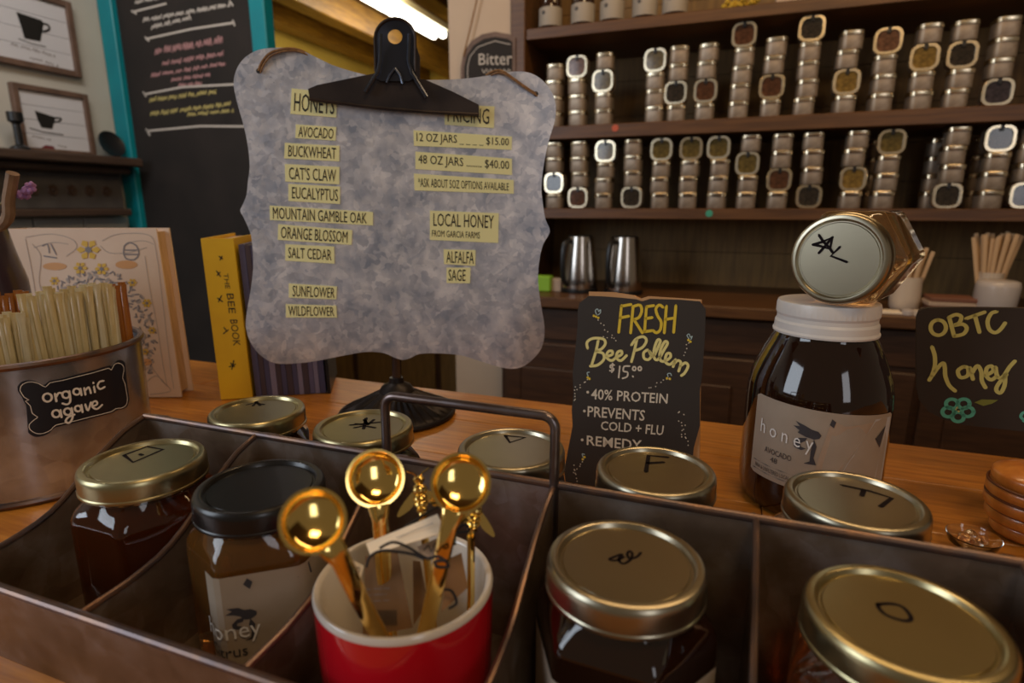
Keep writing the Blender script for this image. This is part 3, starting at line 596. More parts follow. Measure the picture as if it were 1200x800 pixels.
def beespoon(label,x,y,t,foot,sc_,tilt,ant):
    c=along(x,y,t); o=thing('gold_bee_spoon',label,'spoon',foot); n=nv(c); up_=Vector((0,0,1)); up_=(up_-n*up_.dot(n)).normalized(); rt_=up_.cross(n)
    ca,sa=math.cos(tilt),math.sin(tilt); U=up_*ca-rt_*sa*-1 if False else up_*ca+rt_*sa; Rr_=rt_*ca-up_*sa
    P=lambda a,b,d=0.0:c+Rr_*a*sc_+U*b*sc_+n*d*sc_
    prof=[(0,7.5),(1.3,7),(1.7,6),(1.2,4.8),(0.9,4.4),(1.6,4),(2.1,2.6),(1.9,1.4),(1.3,0.8),(1.9,0.2),(2.0,-0.8),(1.5,-1.4),(1.9,-2),(1.8,-3),(1.3,-3.4),(1.6,-4),(1.3,-5),(0.9,-5.4),(1.0,-6),(0,-7.4)]
    b=lathe([(r,z) for r,z in [(r_*1.3,z_) for r_,z_ in prof]],seg=20); Mx=Matrix((Rr_,n*-1,U)).transposed().to_4x4(); b.transform(Matrix.Translation(c)@Mx@Matrix.Scale(sc_,4)); obj('bee_body',b,'spoon',o,smooth=50)
    for s in (-1,1):
        out=[P(s*0.8,3.4,1),P(s*3.2,1.6,.8),P(s*6.6,-1.8,.4),P(s*8.6,-4.8,0),P(s*8.2,-5.6,0),P(s*6.4,-5.0,0),P(s*3.4,-3.2,.2),P(s*1.2,0.2,.8)]
        obj('wing',slab(catmull(out,3,True),n,0.0007),'spoon',o,smooth=30)
        obj('antenna',tube([P(s*0.5,7,0.3),P(s*1.6,8.2,0.5),P(s*ant,9.4,0.6)],0.0004,seg=6),'spoon',o)
    obj('handle',tube([P(0,-6.5),c.lerp(Vector(foot),0.4),Vector(foot)],0.0018,seg=10),'spoon',o)
beespoon('gold spoon handle ending in a bee, left of the right-hand spoon bowl',493,582,0.262,(-0.118,0.215,1.013),0.00128,R(-4),4.0)
beespoon('gold bee-ended spoon handle half hidden behind the right-hand spoon bowl',556,606,0.262,(-0.103,0.214,1.013),0.00120,R(12),4.4)
# tags
def card(name,label,quad,t4,m,th=0.0004,group=None):
    P=[along(x,y,t) for (x,y),t in zip(quad,t4)]; n=(P[1]-P[0]).cross(P[3]-P[0]).normalized()
    if n.dot(CAM-P[0])<0: n=-n
    o=thing(name,label,'tag',(P[2]+P[3])/2,0,group); 
    obj('card',slab(P,n,th),m,o,smooth=0)
    pl=PL(P[0],n); pl.P=P; return o,pl,quad
tt=lambda x,y:(400+x/4.444,580+y/4.444)
o,pl,q=card('cream_paper_tag','narrow cream paper tag slanting across the spoons in the red mug',[tt(128,250),tt(500,98),tt(545,190),tt(150,312)],[0.243,0.245,0.240,0.238],'tag_white')
strokes('lettering',pl,[[(290+i*9,222-i*3.6+(6 if i%2 else -2)) for i in range(22)]],0.8,'grey_print',o,tr=tt,sm=2)
o,pl,q=card('kraft_paper_tag','brown kraft tag with small print and barcode inside the red mug',[tt(125,318),tt(292,298),tt(372,690),tt(110,740)],[0.258,0.259,0.256,0.252],'kraft')
for i,(a,b_,yy) in enumerate([(110,250,490),(118,235,520),(112,250,552)]):
    strokes('lettering',pl,scribble(a,yy,b_,yy-6,9,40+i),0.7,'grey_print',o,tr=tt,sm=2)
strokes('barcode',pl,[[(188+i*7,598),(192+i*7,675)] for i in range(15)],0.8,'ink',o,tr=tt,sm=0)
o,pl,q=card('kraft_paper_tag','second kraft tag standing behind the first one in the mug',[tt(372,340),tt(410,345),tt(452,560),tt(375,680)],[0.264,0.264,0.260,0.258],'kraft')
o,pl,q=card('dark_paper_tag','dark brown tag leaning on the right inside of the mug',[tt(560,330),tt(625,300),tt(660,480),tt(520,610)],[0.246,0.249,0.243,0.236],'kraft')
o,pl,q=card('dark_printed_tag','grey printed tag peeking from under the cream tag',[tt(395,268),tt(520,215),tt(500,325),tt(420,330)],[0.247,0.247,0.244,0.244],'lt_print')
strokes('print',pl,[[tuple(v) for v in ((430,290),(455,262),(470,295),(490,250),(505,280))]],1.2,'charcoal',o,tr=tt,sm=4)
o,pl,q=card('price_tag','tiny white price sticker left inside the red mug',[tt(22,318),tt(118,368),tt(92,470),tt(40,440)],[0.238,0.241,0.239,0.237],'tag_white')
strokes('lettering',pl,[[(62,372),(72,370),(70,382),(62,392)],[(80,376),(92,376),(90,400),(80,396),(80,380)]],1.0,'charcoal',o,tr=tt,sm=2)
cord=thing('black_cord_loop','black cord looping between the tags and round the spoon','cord',MC+Vector((0,0,0.08)))
bm=BM()
for pts in ([(200,275,.232),(265,245,.232),(330,262,.232),(395,300,.231),(450,330,.230),(500,318,.226),(545,345,.224),(555,372,.224),(500,372,.224),(490,345,.2245),(548,340,.223)],[(130,375,.230),(150,320,.230),(210,290,.230),(300,295,.231),(380,310,.231),(430,332,.230)],[(330,165,.245),(420,110,.249),(500,62,.254),(540,80,.256)],[(535,490,.235),(575,500,.236),(600,560,.236),(560,590,.234)],[(590,190,.25),(640,150,.252),(665,185,.25),(600,200,.249),(590,260,.247)]):
    P=[along(*tt(x,y),t) for x,y,t in pts]; tube(catmull(P,5),0.0006,bm,6)
obj('cord',bm,'string',cord)

# ================= METAL SIGN =================
SN=Vector((math.sin(R(22)),-math.cos(R(22)),0.03)); SP=PL(CAM+ray(462,240)*0.645,SN); SN=SP.n
outl=[(273.8,99.8),(276.5,83),(284.8,69.5),(298.5,60),(315,56.3),(342.5,56),(356,60),(375.5,69.5),(397.5,79),(440,90),(480,93),(505,93.5),(540,92.5),(570,88.8),(590,85),(615,84),(632,91),(645,105),(651,122),(650,142),(642.5,167),(637,195),(634.5,220),(636,237),(639,256),(644,268),(643,275),(636.6,286),(632,305),(630.6,330),(634,357.5),(638,382),(636.6,401.5),(629.8,415),(616,427.6),(602,432),(585.8,430),(563.8,423.5),(541.8,416.6),(517,414),(492,414.5),(481,419.4),(471.6,421.6),(462,418.6),(451,414),(440,412.3),(425,412.6),(397.6,417.5),(370,423),(342.5,426),(320.5,425),(304,415),(293,400),(288,382),(289.7,363),(294,338),(296.6,313.5),(295.8,288.8),(293,272),(286,255.8),(281.5,246.7),(284.8,239),(288.9,228),(290.5,212),(292.5,196),(290.8,174),(286,149),(279,124.5)]
foot=Vector((0,0,0)); bc_=pz(472,497,CT)
sg=thing('metal_price_sign','scalloped galvanised metal sign with yellow labels on an iron stand','sign',bc_)
oc=catmull([Vector((x,y,0)) for x,y in outl],3,True)
obj('plate',slab([SP.hit(p.x,p.y) for p in oc],SN,0.0022),'sign',sg,smooth=30)
LB=[('HONEYS',[(341.7,103.4),(394.8,109.4),(394,137.7),(340.3,133.3)],(.07,.05,.16,.12)),('AVOCADO',[(346.7,145.7),(394,148.7),(393,164.7),(346,161.7)],(.07,.06,.12,.1)),
('BUCKWHEAT',[(333.7,167.2),(397.6,170.8),(397.6,189),(333,185.6)],(.07,.06,.14,.14)),("CAT'S CLAW",[(333.7,192),(397.6,195.5),(397.6,215.9),(334.3,212.6)],(.07,.06,.14,.14)),
('EUCALYPTUS',[(337.9,215.3),(398.4,218.6),(398.4,239),(337.9,235.4)],(.07,.04,.16,.16)),('MOUNTAIN GAMBLE OAK',[(315.8,240.6),(437,248.3),(437,264),(316.4,257.7)],(.03,.06,.1,.1)),
('ORANGE BLOSSOM',[(326,262.6),(412.7,269.5),(412,286.9),(325.5,281)],(.04,.06,.12,.12)),('SALT CEDAR',[(334.3,286),(391.5,288.8),(392,308.9),(334.3,305.3)],(.06,.06,.18,.18)),
('SUNFLOWER',[(338.4,332),(394.8,335.5),(394,350.7),(338.4,348.7)],(.08,.04,.12,.1)),('WILDFLOWER',[(334.8,356.2),(394,358),(394.8,372),(335,371.9)],(.05,.05,.12,.12)),
('PRICING',[(521,122.5),(579.5,124.5),(578.8,150),(521,146)],(.06,.1,.12,.16)),('12 OZ JARS _ _ _ _ $15.00',[(484.5,152.5),(600,160),(599.5,175.5),(485,170.8)],(.03,.03,.14,.14)),
('48 OZ JARS ........ $40.00',[(486.8,177.5),(600,185.8),(600,205),(486.8,198)],(.03,.03,.16,.18)),('*ASK ABOUT 5OZ OPTIONS AVAILABLE',[(485,203.3),(602,210.8),(602,227),(485.8,223)],(.04,.05,.22,.22)),
('ALFALFA',[(519.8,292),(557.4,292.9),(556.9,311.6),(520.3,309.4)],(.08,.05,.12,.12)),('SAGE',[(523.3,313.5),(551.4,313.5),(550.8,332),(523.3,331.4)],(.08,.2,.12,.14))]
for s,q,mgn in LB:
    o=obj('label_strip',slab([SP.hit(x,y,0.0006) for x,y in q],SN,0.0006),'lab_y',sg,smooth=0)
    text_quad('lettering',s,SP,q,'ink',o,mgn,0.0009)
q=[(503.8,246.7),(584.4,249.7),(583.8,284.6),(503.8,281)]
o=obj('label_strip',slab([SP.hit(x,y,0.0006) for x,y in q],SN,0.0006),'lab_y',sg,smooth=0)
text_quad('lettering','LOCAL HONEY',SP,q,'ink',o,(.05,.07,.08,.48),0.0009); text_quad('lettering','FROM GARCIA FARMS',SP,q,'ink',o,(.03,.27,.66,.12),0.0009)
# clip
cb=[(361,104),(372,99.5),(438,86),(470,90),(498,93),(530,107),(561,122.5),(561.5,135),(500,131.5),(440,126.5),(363,117)]
cl=obj('clip_bar',slab([SP.hit(x,y,0.010) for x,y in cb],SN,0.0095),'clip',sg,smooth=0)
obj('clip_lip',tube([SP.hit(x,y,0.0095) for x,y in ((363,116),(440,126),(500,131),(561,134))],0.0018,seg=8),'clip',cl)
cz=(463,44); lug=[]
for i in range(13): a=R(180-180*i/12); lug.append((463+23.5*math.cos(a),45-23.5*math.sin(a)))
outer=[(443,98),(440,84)]+lug+[(487,84),(485,98)]
# lug plate with hole: build as ring of quads
bm=BM(); N=40
def lug_out(a):
    x,y=math.cos(a),math.sin(a)
    if y>=0: return (463+23.5*x,45-23.5*y)
    s=min(23.5/abs(x) if abs(x)>1e-6 else 1e9,50/abs(y)); return (463+s*x,45-s*y)
fo=[];fi=[];bo=[];bi=[]
for i in range(N):
    a=2*PI*i/N; ox,oy=lug_out(a); ix,iy=463+8.5*math.cos(a),43-8.5*math.sin(a)
    fo.append(bm.verts.new(SP.hit(ox,oy,0.0135))); fi.append(bm.verts.new(SP.hit(ix,iy,0.0118))); bo.append(bm.verts.new(SP.hit(ox,oy,0.0085))); bi.append(bm.verts.new(SP.hit(ix,iy,0.0085)))
for i in range(N):
    j=(i+1)%N; bm.faces.new((fo[i],fo[j],fi[j],fi[i])); bm.faces.new((bo[i],bi[i],bi[j],bo[j])); bm.faces.new((fo[i],bo[i],bo[j],fo[j])); bm.faces.new((fi[i],fi[j],bi[j],bi[i]))
lg=obj('clip_lever',bm,mat('dark_gunmetal',(0.05,0.055,0.075),0.3,0.85),sg,smooth=40)
bm=BM()
for pts in ([(446,40),(445.5,72),(443,84),(428,108)],[(480,40),(479,72),(483,86),(500,114)],[(463,80),(457,88),(453,97)],[(463,80),(469,88),(472,98)]):
    tube([SP.hit(x,y,0.0145) for x,y in pts],0.0022 if pts[0][1]<60 else 0.0015,bm,8)
obj('lever_rib',bm,'wirem',lg)
obj('lever_rim',tube([SP.hit(x,y,0.0138) for x,y in [(440.5,84)]+lug+[(486.5,84)]],0.0016,seg=8),'clip',lg)
# second lever behind the plate
obj('back_lever',slab([SP.hit(x,y,-0.012) for x,y in [(468,110),(468,66)]+[(480+12*math.cos(R(a)),66-14*math.sin(R(a))) for a in (180,135,90,45,0)]+[(492,110)]],SN,0.003),'clip',sg)
# twine
for k_,pts in enumerate(([(303,83,.0008),(307,73,.002),(317,62,.003),(335,57,.003),(352,59,.0),(372,70,-.004),(395,81,-.004)],[(570,88,-.004),(577,84,.001),(587,83,.003),(600,91,.003),(614,101,.002),(628,110,.0008)])):
    o=obj('twine_tie',tube(catmull([SP.hit(x,y,d) for x,y,d in pts],5),0.0014,seg=7),'twine',sg)
    obj('twine_strand',tube(catmull([SP.hit(x+2,y+2.5,d+0.0008) for x,y,d in pts],5),0.0009,seg=6),'twine',o)
    x,y=(303,83) if k_==0 else (628,110); dots('tie_hole',SP,[(x,y)],3.0,'ink',o)
# stand
pole_top=SP.hit(464,330,-0.006); pole_b=Vector((bc_.x-0.010,bc_.y+0.03,CT+0.035))
pole_b=py(465,457,pole_top.y+0.004); 
obj('pole',tube([pole_top,Vector((pole_b.x,pole_b.y,CT+0.03))],0.0055,seg=16),'wirem',sg)
BC=Vector((pole_b.x,pole_b.y,CT))
obj('base_collar',lathe([(0.020,0.026),(0.021,0.030),(0.017,0.036),(0.009,0.040),(0.008,0.046),(0,0.046)],BC,32),'iron',sg)
obj('cast_base',lathe([(0,0),(0.066,0),(0.068,0.002),(0.067,0.006),(0.058,0.009),(0.040,0.018),(0.026,0.026),(0.019,0.030),(0,0.030)],BC,128,radf=lambda a,z:1+(0.0 if z<0.007 else 0.085*math.cos(a*34))),'iron',sg,smooth=70)
obj('base_rim',tube([(BC.x+0.067*math.cos(R(a)),BC.y+0.067*math.sin(R(a)),CT+0.0035) for a in range(0,360,6)],0.003,seg=8,closed=True),'iron',sg)

# ================= BEE POLLEN BOARD =================
pb0=pz(740,576,CT+0.001); PN=Vector((0.0,-1,0.14)); PP2=PL(pb0,PN); PN=PP2.n
pb=thing('pollen_chalkboard','small standing chalkboard lettered for fresh bee pollen','sign',pb0)
bo=[(677,364),(679,355),(690,346.5),(705,347),(725,348.5),(745,350.5),(752,353),(762,350),(796,351),(820,353),(827,362),(826,395),(823,437),(820,460),(820,499),(813,525),(808,569),(806,582),(663,567),(661,551),(666,525),(671,499),(670,480),(672,460),(671,437),(674,411),(677,380)]
bpts=[PP2.hit(x,y) for x,y in bo]
dz=min(p.z for p in bpts)
obj('board_face',slab(bpts,PN,0.003),'board',pb,smooth=0)
obj('pine_backing',slab([PP2.hit(x,y,-0.0031) for x,y in ((688,560),(690,341.5),(716,342),(742,346),(750,350),(760,347),(822,351),(819,574))],PN,0.012),'ply',pb,smooth=0)
tp=lambda x,y:(640+x/3.077,330+y/3.077)
strokes('lettering_fresh',PP2,[[(272,86),(262,182)],[(271,88),(306,82)],[(267,130),(298,124)],[(314,90),(305,184)],[(312,90),(338,84),(345,104),(335,128),(312,138)],[(318,138),(332,160),(347,184)],[(362,90),(355,180)],[(362,90),(388,86)],[(359,133),(382,129)],[(356,180),(382,176)],[(422,92),(408,84),(396,98),(402,122),(415,145),(412,172),(398,184),(386,176)],[(434,88),(426,184)],[(468,86),(460,182)],[(430,136),(465,130)]],3.3,'pen_gold',pb,tr=tp,sm=4)
strokes('lettering_bee_pollen',PP2,[[(188,212),(180,250),(165,298)],[(150,240),(148,218),(170,204),(205,206),(214,222),(200,242),(180,250),(205,258),(208,280),(186,300),(160,304)],[(218,270),(238,262),(238,250),(224,252),(218,272),(236,284),(254,272),(272,262),(272,250),(258,254),(254,274),(270,284),(290,266)],[(328,205),(318,250),(308,288)],[(308,228),(325,206),(350,198),(362,212),(348,236),(322,248)],[(366,245),(352,256),(354,276),(370,280),(380,264),(370,248),(385,270),(402,240),(412,214),(402,210),(390,242),(390,274),(404,280),(425,246),(438,222),(428,216),(412,248),(412,282),(428,286),(448,272),(446,258),(434,262),(430,288),(446,298),(462,286)],[(466,280),(458,306)],[(460,298),(474,284),(486,292),(478,322)],[(482,306),(502,292),(512,304),(500,328),(488,338)]],3.2,'pen_cream',pb,tr=tp,sm=5)
strokes('lettering_price',PP2,[[(246,300),(234,300),(232,309),(244,313),(240,322),(230,320)],[(240,294),(237,326)],[(266,304),(262,345)],[(302,304),(282,305),(279,322),(294,326),(292,342),(276,348)],[(312,340),(314,342)]]+[[(cx+6*math.cos(a),313+7*math.sin(a)) for a in [PI*k/3 for k in range(7)]] for cx in (318,338)],1.9,'pen_white',pb,tr=tp,sm=3)
BOLD=0.012
def tpq(q): return [tp(*p) for p in q]
for s,q in (('40% PROTEIN',[(163,385),(440,404),(437,440),(162,424)]),('PREVENTS',[(150,448),(358,463),(354,502),(149,486)]),('COLD + FLU',[(198,502),(425,518),(421,554),(197,534)]),('REMEDY',[(147,554),(345,572),(343,610),(146,588)])):
    text_quad('lettering',s,PP2,tpq(q),'pen_white',pb)
BOLD=0.0
dots('bullet',PP2,[(150,398),(138,466),(130,570)],1.7,'pen_white',pb,tr=tp)
rr=random.Random(3); D=[]
for a,b_,n_ in (((190,138),(250,215),8),((205,195),(235,205),3),((512,220),(495,262),5),((150,350),(110,390),6),((105,380),(100,430),6),((440,345),(372,385),8),((480,500),(515,590),9),((500,520),(485,560),4),((135,640),(100,690),7),((100,665),(110,720),6),((475,470),(495,475),3)):
    for i in range(n_): t=i/max(1,n_-1); D.append((a[0]+(b_[0]-a[0])*t+rr.uniform(-5,5),a[1]+(b_[1]-a[1])*t+rr.uniform(-4,4)))
dots('pen_dots',PP2,D,0.75,'pen_white',pb,tr=tp)
dots('bee_doodle_body',PP2,[(172,123),(180,126),(188,130),(513,210),(520,216),(150,345),(156,350),(436,348),(446,350),(132,640),(138,632)],1.5,'pen_gold',pb,tr=tp)
strokes('bee_doodle_wing',PP2,[[(182,118),(178,104),(186,98),(190,108),(196,100),(196,112),(186,120)],[(516,206),(508,194),(516,188),(520,200),(527,196),(522,208)],[(152,340),(148,328),(156,326)],[(440,342),(438,332),(448,330),(452,338)],[(134,632),(130,620),(138,622)]],1.0,mat('pale_blue_pen',(0.45,0.58,0.58),0.6),pb,tr=tp,sm=3)

# ================= OBTC BOARD =================
ob0=Vector((0.2,0.60,1.1)); ON=Vector((-0.12,-1,0)); OP=PL(ob0,ON); ON=OP.n
ob=thing('honey_chalkboard','black chalkboard lettered OBTC honey at the right edge of the counter','sign',(OP.hit(1225,450).x,0.62,CT))
oo=[(1074,372),(1077,364),(1086,360.5),(1130,360),(1200,361),(1340,362),(1352,372),(1352,500),(1345,515),(1335,519),(1200,505.5),(1130,498),(1105,491),(1088,482),(1077,468),(1074.5,455),(1073.5,420)]
obj('board',slab([OP.hit(x,y) for x,y in oo],ON,0.005),'board',ob,smooth=0)
px_=OP.hit(1262,450,-0.009); obj('post',tube([(px_.x,px_.y,CT+0.008),(px_.x,px_.y,1.14)],0.005,seg=12),'darkwood',ob)
obj('foot',lathe([(0,0),(0.034,0),(0.034,0.006),(0.028,0.009),(0,0.009)],(px_.x,px_.y,CT),24),'darkwood',ob)
t5=lambda x,y:(1000+x/5,240+y/5); t4=lambda x,y:(860+x/2.857,220+y/2.857)
strokes('lettering_obtc',OP,[[(497+45*math.sin(a),718-45*math.cos(a)) for a in [2*PI*k/12 for k in range(13)]],[(562,662),(590,768)],[(558,660),(600,642),(632,655),(620,690),(590,705),(640,698),(664,722),(645,755),(594,768)],[(662,665),(768,628)],[(712,648),(738,745)],[(838,625),(808,635),(786,680),(796,728),(830,748),(862,728),(888,692)]],4.1,'pen_lime',ob,tr=t5,sm=4)
strokes('lettering_honey',OP,[[(663,532),(672,560),(673,590),(666,620),(654,643)],[(664,628),(684,600),(700,586),(706,600),(708,630),(720,660),(740,679)],[(768,598),(750,612),(758,634),(782,628),(784,604),(770,598)],[(790,602),(800,640)],[(798,618),(815,595),(828,615),(830,645),(842,668)],[(842,628),(868,612),(862,596),(846,604),(846,630),(862,642),(882,628)],[(876,600),(882,632),(900,632),(922,600),(940,580)],[(908,620),(906,660),(892,686),(878,676),(886,655),(912,625)]],4.1,'pen_lime',ob,tr=t4,sm=5)
fl=[[(750+34*math.cos(a+0.3)+20*math.cos(b_),742+24*math.sin(a+0.3)+16*math.sin(b_)) for b_ in [2*PI*k/8 for k in range(9)]] for a in [2*PI*k/5 for k in range(5)]]
strokes('flower_drawing',OP,fl,4.0,'pen_teal',ob,tr=t4,sm=3)
strokes('flower_drawing',OP,[[(968,775),(960,765),(968,752),(985,750)],[(968,778),(985,790)]],3.0,'pen_teal',ob,tr=t4,sm=3)
dots('flower_centre',OP,[(742,742),(752,748),(748,736)],1.2,'pen_lime',ob,tr=t4)
poly('leaf_drawing',OP,[(805,718),(830,708),(885,710),(865,722),(835,730)],'pen_olive',ob,t4)

# ================= AGAVE BUCKET =================
BK=Vector((-0.605,0.335,CT)); br=0.092; bh=0.120
bk=thing('galvanised_bucket','round galvanised bucket of honey straws with an organic agave plaque','bucket',BK)
obj('wall',lathe([(br*0.97,0.0),(br*0.985,0.01),(br,bh),(br-0.0015,bh),(br*0.97,0.008),(0,0.004)],BK,96),'bucket',bk,smooth=60)
obj('top_rim',tube([(BK.x+br*math.cos(R(a)),BK.y+br*math.sin(R(a)),CT+bh) for a in range(0,360,5)],0.003,seg=8,closed=True),'edge',bk)
obj('bottom_rim',tube([(BK.x+br*0.975*math.cos(R(a)),BK.y+br*0.975*math.sin(R(a)),CT+0.003) for a in range(0,360,5)],0.003,seg=8,closed=True),'edge',bk)
class CYL:
    def hit(s,x,y,off=0.0):
        d=ray(x,y); r=br*0.993+0.0005+off; ox,oy=CAM.x-BK.x,CAM.y-BK.y; a=d.x**2+d.y**2; b_=2*(ox*d.x+oy*d.y); c_=ox*ox+oy*oy-r*r; D_=max(0,b_*b_-4*a*c_); return CAM+d*((-b_-math.sqrt(D_))/(2*a))
    def n(s,p): return Vector((p.x-BK.x,p.y-BK.y,0)).normalized()
CY=CYL()
tk=lambda x,y:(x/3.333,380+y/3.333)
plq=[(68,255),(72,236),(90,222),(118,218),(145,226),(172,240),(190,222),(240,212),(300,196),(370,178),(428,160),(440,168),(452,145),(470,138),(488,148),(492,170),(486,200),(496,225),(500,250),(506,290),(500,318),(480,330),(458,332),(440,345),(360,366),(290,385),(215,402),(195,422),(165,437),(135,438),(110,422),(106,400),(128,378),(140,368),(118,352),(110,320),(90,300),(104,295),(84,282)]
def gridfill(name,pts,m,parent,off,n=26):
    # polygon clipped to vertical strips so it bends with the cylinder
    P=[tk(*p) for p in pts]; x0=min(p[0] for p in P); x1=max(p[0] for p in P); bm=BM()
    P=[(p.x,p.y) for p in catmull([Vector((a,b_,0)) for a,b_ in P],2,True)]
    def span(x):
        ys=[]
        for (a,b_),(c_,d_) in zip(P,P[1:]+P[:1]):
            if (a-x)*(c_-x)<=0 and abs(a-c_)>1e-9: ys.append(b_+(d_-b_)*(x-a)/(c_-a))
        return (min(ys),max(ys)) if ys else None
    prev=None
    for i in range(n*2+1):
        x=x0+0.15+(x1-x0-0.3)*i/(n*2); s=span(x)
        if not s: continue
        cur=(bm.verts.new(CY.hit(x,s[0],off)),bm.verts.new(CY.hit(x,s[1],off)))
        if prev: bm.faces.new((prev[0],cur[0],cur[1],prev[1]))
        prev=cur
    return obj(name,bm,m,parent,smooth=60)
pq=gridfill('plaque',plq,mat('black_vinyl_plaque',(0.012,0.013,0.020),0.35),bk,0.0003)
def cst(name,lists,wpx,m,sm=4):
    bm=BM()
    for l in lists:
        P=[Vector((*tk(*q),0)) for q in l]; P=catmull(P,sm) if len(P)>2 else P
        W=[CY.hit(p.x,p.y,0.0008) for p in P]; d=(W[0]-CAM).dot(FW); ribbon(W,wpx*d/F,CY.n,bm)
    obj(name,bm,m,bk,smooth=0)
cen=(295,290)
inn=[(c_[0]+(cen[0]-c_[0])*0.045,c_[1]+(cen[1]-c_[1])*0.085) for c_ in plq]
cst('plaque_border',[inn+inn[:1]],0.8,'white_print',2)
circ=lambda cx,cy_,r,k=0.95:[(cx+r*math.sin(a),cy_-r*math.cos(a)*k) for a in [2*PI*i/8 for i in range(9)]]
cst('lettering_organic',[circ(185,285,17),[(214,270),(220,300)],[(218,284),(228,268),(240,268)],circ(257,274,14),[(270,260),(274,298),(262,312),(244,308)],circ(299,262,13),[(313,250),(318,276)],[(328,248),(333,274)],[(331,260),(344,245),(350,254),(354,268)],[(366,242),(370,264)],[(363,227),(364,229)],[(404,220),(388,224),(380,240),(390,252),(408,244)]],2.3,'white_print')
cst('lettering_agave',[circ(219,348,15),[(235,334),(240,362)],circ(264,340,14),[(279,326),(283,362),(270,384),(256,378),(266,362),(290,352)],circ(304,328,12),[(317,314),(322,342)],[(332,312),(343,336),(354,304)],[(360,320),(378,312),(375,300),(362,304),(361,322),(378,330),(398,314)]],2.3,'white_print')
# honey straws
def straw(m,base,top,r,flat=0.5):
    b=Vector(base); t=Vector(top); L=(t-b).length; d=(t-b).normalized(); fd=Vector((0.6,-0.8,0))
    sh=tube([b,b+d*0.004,b.lerp(t,0.5),t-d*0.009,t-d*0.004,t],[r*0.9,r,r,r,r*1.15,r*1.25],seg=8,flat=0.7,flatdir=vd.copy())
    for v in sh.verts[-16:]:
        q=v.co-t; v.co-=vd*q.dot(vd)*0.75
    return sh
vd=Vector((BK.x,BK.y,0)).normalized(); sd=Vector((-vd.y,vd.x,0))*-1   # sd: to the right in view
if sd.dot(RT)<0: sd=-sd
def bundle(label,group,xs0,xs1,ztop,fan,n,depth,m,r=0.0026,jit=0.004,layers=2):
    ztop-=0.022; n=int(n*1.25)
    for l in range(layers):
        for i in range(n):
            u=(i+0.5*(l%2))/(n-1) if n>1 else 0.5
            s=xs0+(xs1-xs0)*u; dd=depth-l*0.0062
            bpt=Vector((BK.x,BK.y,0))-vd*dd+sd*(s-fan*(u-0.5)*0.5); bpt.z=CT+0.012
            tpt=Vector((BK.x,BK.y,0))-vd*(dd+0.002)+sd*(s+fan*(u-0.5)*0.5+random.uniform(-0.0035,0.0035))-vd*random.uniform(-0.003,0.003); tpt.z=ztop+random.uniform(-jit,jit)
            for p in (bpt,tpt):
                q=Vector((p.x-BK.x,p.y-BK.y,0))
                if q.length>br-0.009: q*=(br-0.009)/q.length; p.x=BK.x+q.x; p.y=BK.y+q.y
            b=straw(m,bpt,tpt,r); mm=m if not(i%3==1 and m=='straw') else 'straw2'
            o=obj('honey_straw',b,mm); tag(o,label,'straw',group)
bundle('pale honey straws in the left fanned bundle of the bucket','left bundle of honey straws',-0.062,-0.042,1.194,-0.03,8,0.052,'straw')
bundle('pale honey straws in the low middle bundle of the bucket','middle bundle of honey straws',-0.034,0.000,1.178,0.006,9,0.056,'straw')
bundle('pale honey straws in the tall right bundle of the bucket','right bundle of honey straws',0.008,0.066,1.196,0.006,14,0.046,'straw')
bundle('dark amber honey straws at the right end of the bucket','amber honey straws',0.073,0.082,1.193,0.004,3,0.018,'straw_amber')
bundle('brown-filled honey straws behind the middle bundle of the bucket','brown honey straws',-0.032,0.004,1.196,0.006,8,0.030,'straw_amber',layers=1)

# ================= BOOKS =================
BP0=pz(213,465,CT+0.001); BN=Vector((0.36,-0.93,0.115)); BPl=PL(BP0,BN); BN=BPl.n
bkq=[(10,265.5),(183,268),(213,465),(29,470)]
C4=[BPl.hit(x,y) for x,y in bkq]
# square the cover up: right edge vector and width vector in the plane
rv=(C4[1]-C4[2]); hv=Vector((BN.y*-1,BN.x,0)).normalized(); hv=hv if hv.x>0 else -hv
upv0=rv.normalized(); 
upv=upv0
bwid=abs((C4[1]-C4[0]).dot(hv)); bhei=rv.dot(upv); BR=BP0
BNH=Vector((BN.x,BN.y,0)).normalized()
bo_=thing('honey_cookbook','peach hardback book with engraved bee and flower wreath cover','book',BP0-hv*bwid/2)
def bslab(name,off0,th,w0,w1,h0,h1,m,par=None):
    P=[BR-hv*w1+upv*h0,BR-hv*w0+upv*h0,BR-hv*w0+upv*h1,BR-hv*w1+upv*h1]; return obj(name,slab([p+BNH*off0 for p in P],BNH,th),m,par or bo_,smooth=0)
lift=0.0
bslab('front_cover',0,0.0025,0,bwid,0,bhei,'cover'); bslab('page_block',-0.0026,0.026,0.006,bwid,0.004,bhei-0.004,'pages'); bslab('back_cover',-0.0287,0.0025,0,bwid,0,bhei,'cover'); bslab('spine',-0.0,0.0312,bwid,bwid+0.003,0,bhei,'cover')
t2_=lambda x,y:(x/4,200+y/4)
t3_=lambda x,y:(x/2.857,200+y/2.857)
def ell(cx,cy_,rx,ry,n=16,a0=0,a1=360): return [(cx+rx*math.cos(R(a0+(a1-a0)*i/n)),cy_+ry*math.sin(R(a0+(a1-a0)*i/n))) for i in range(n+1)]
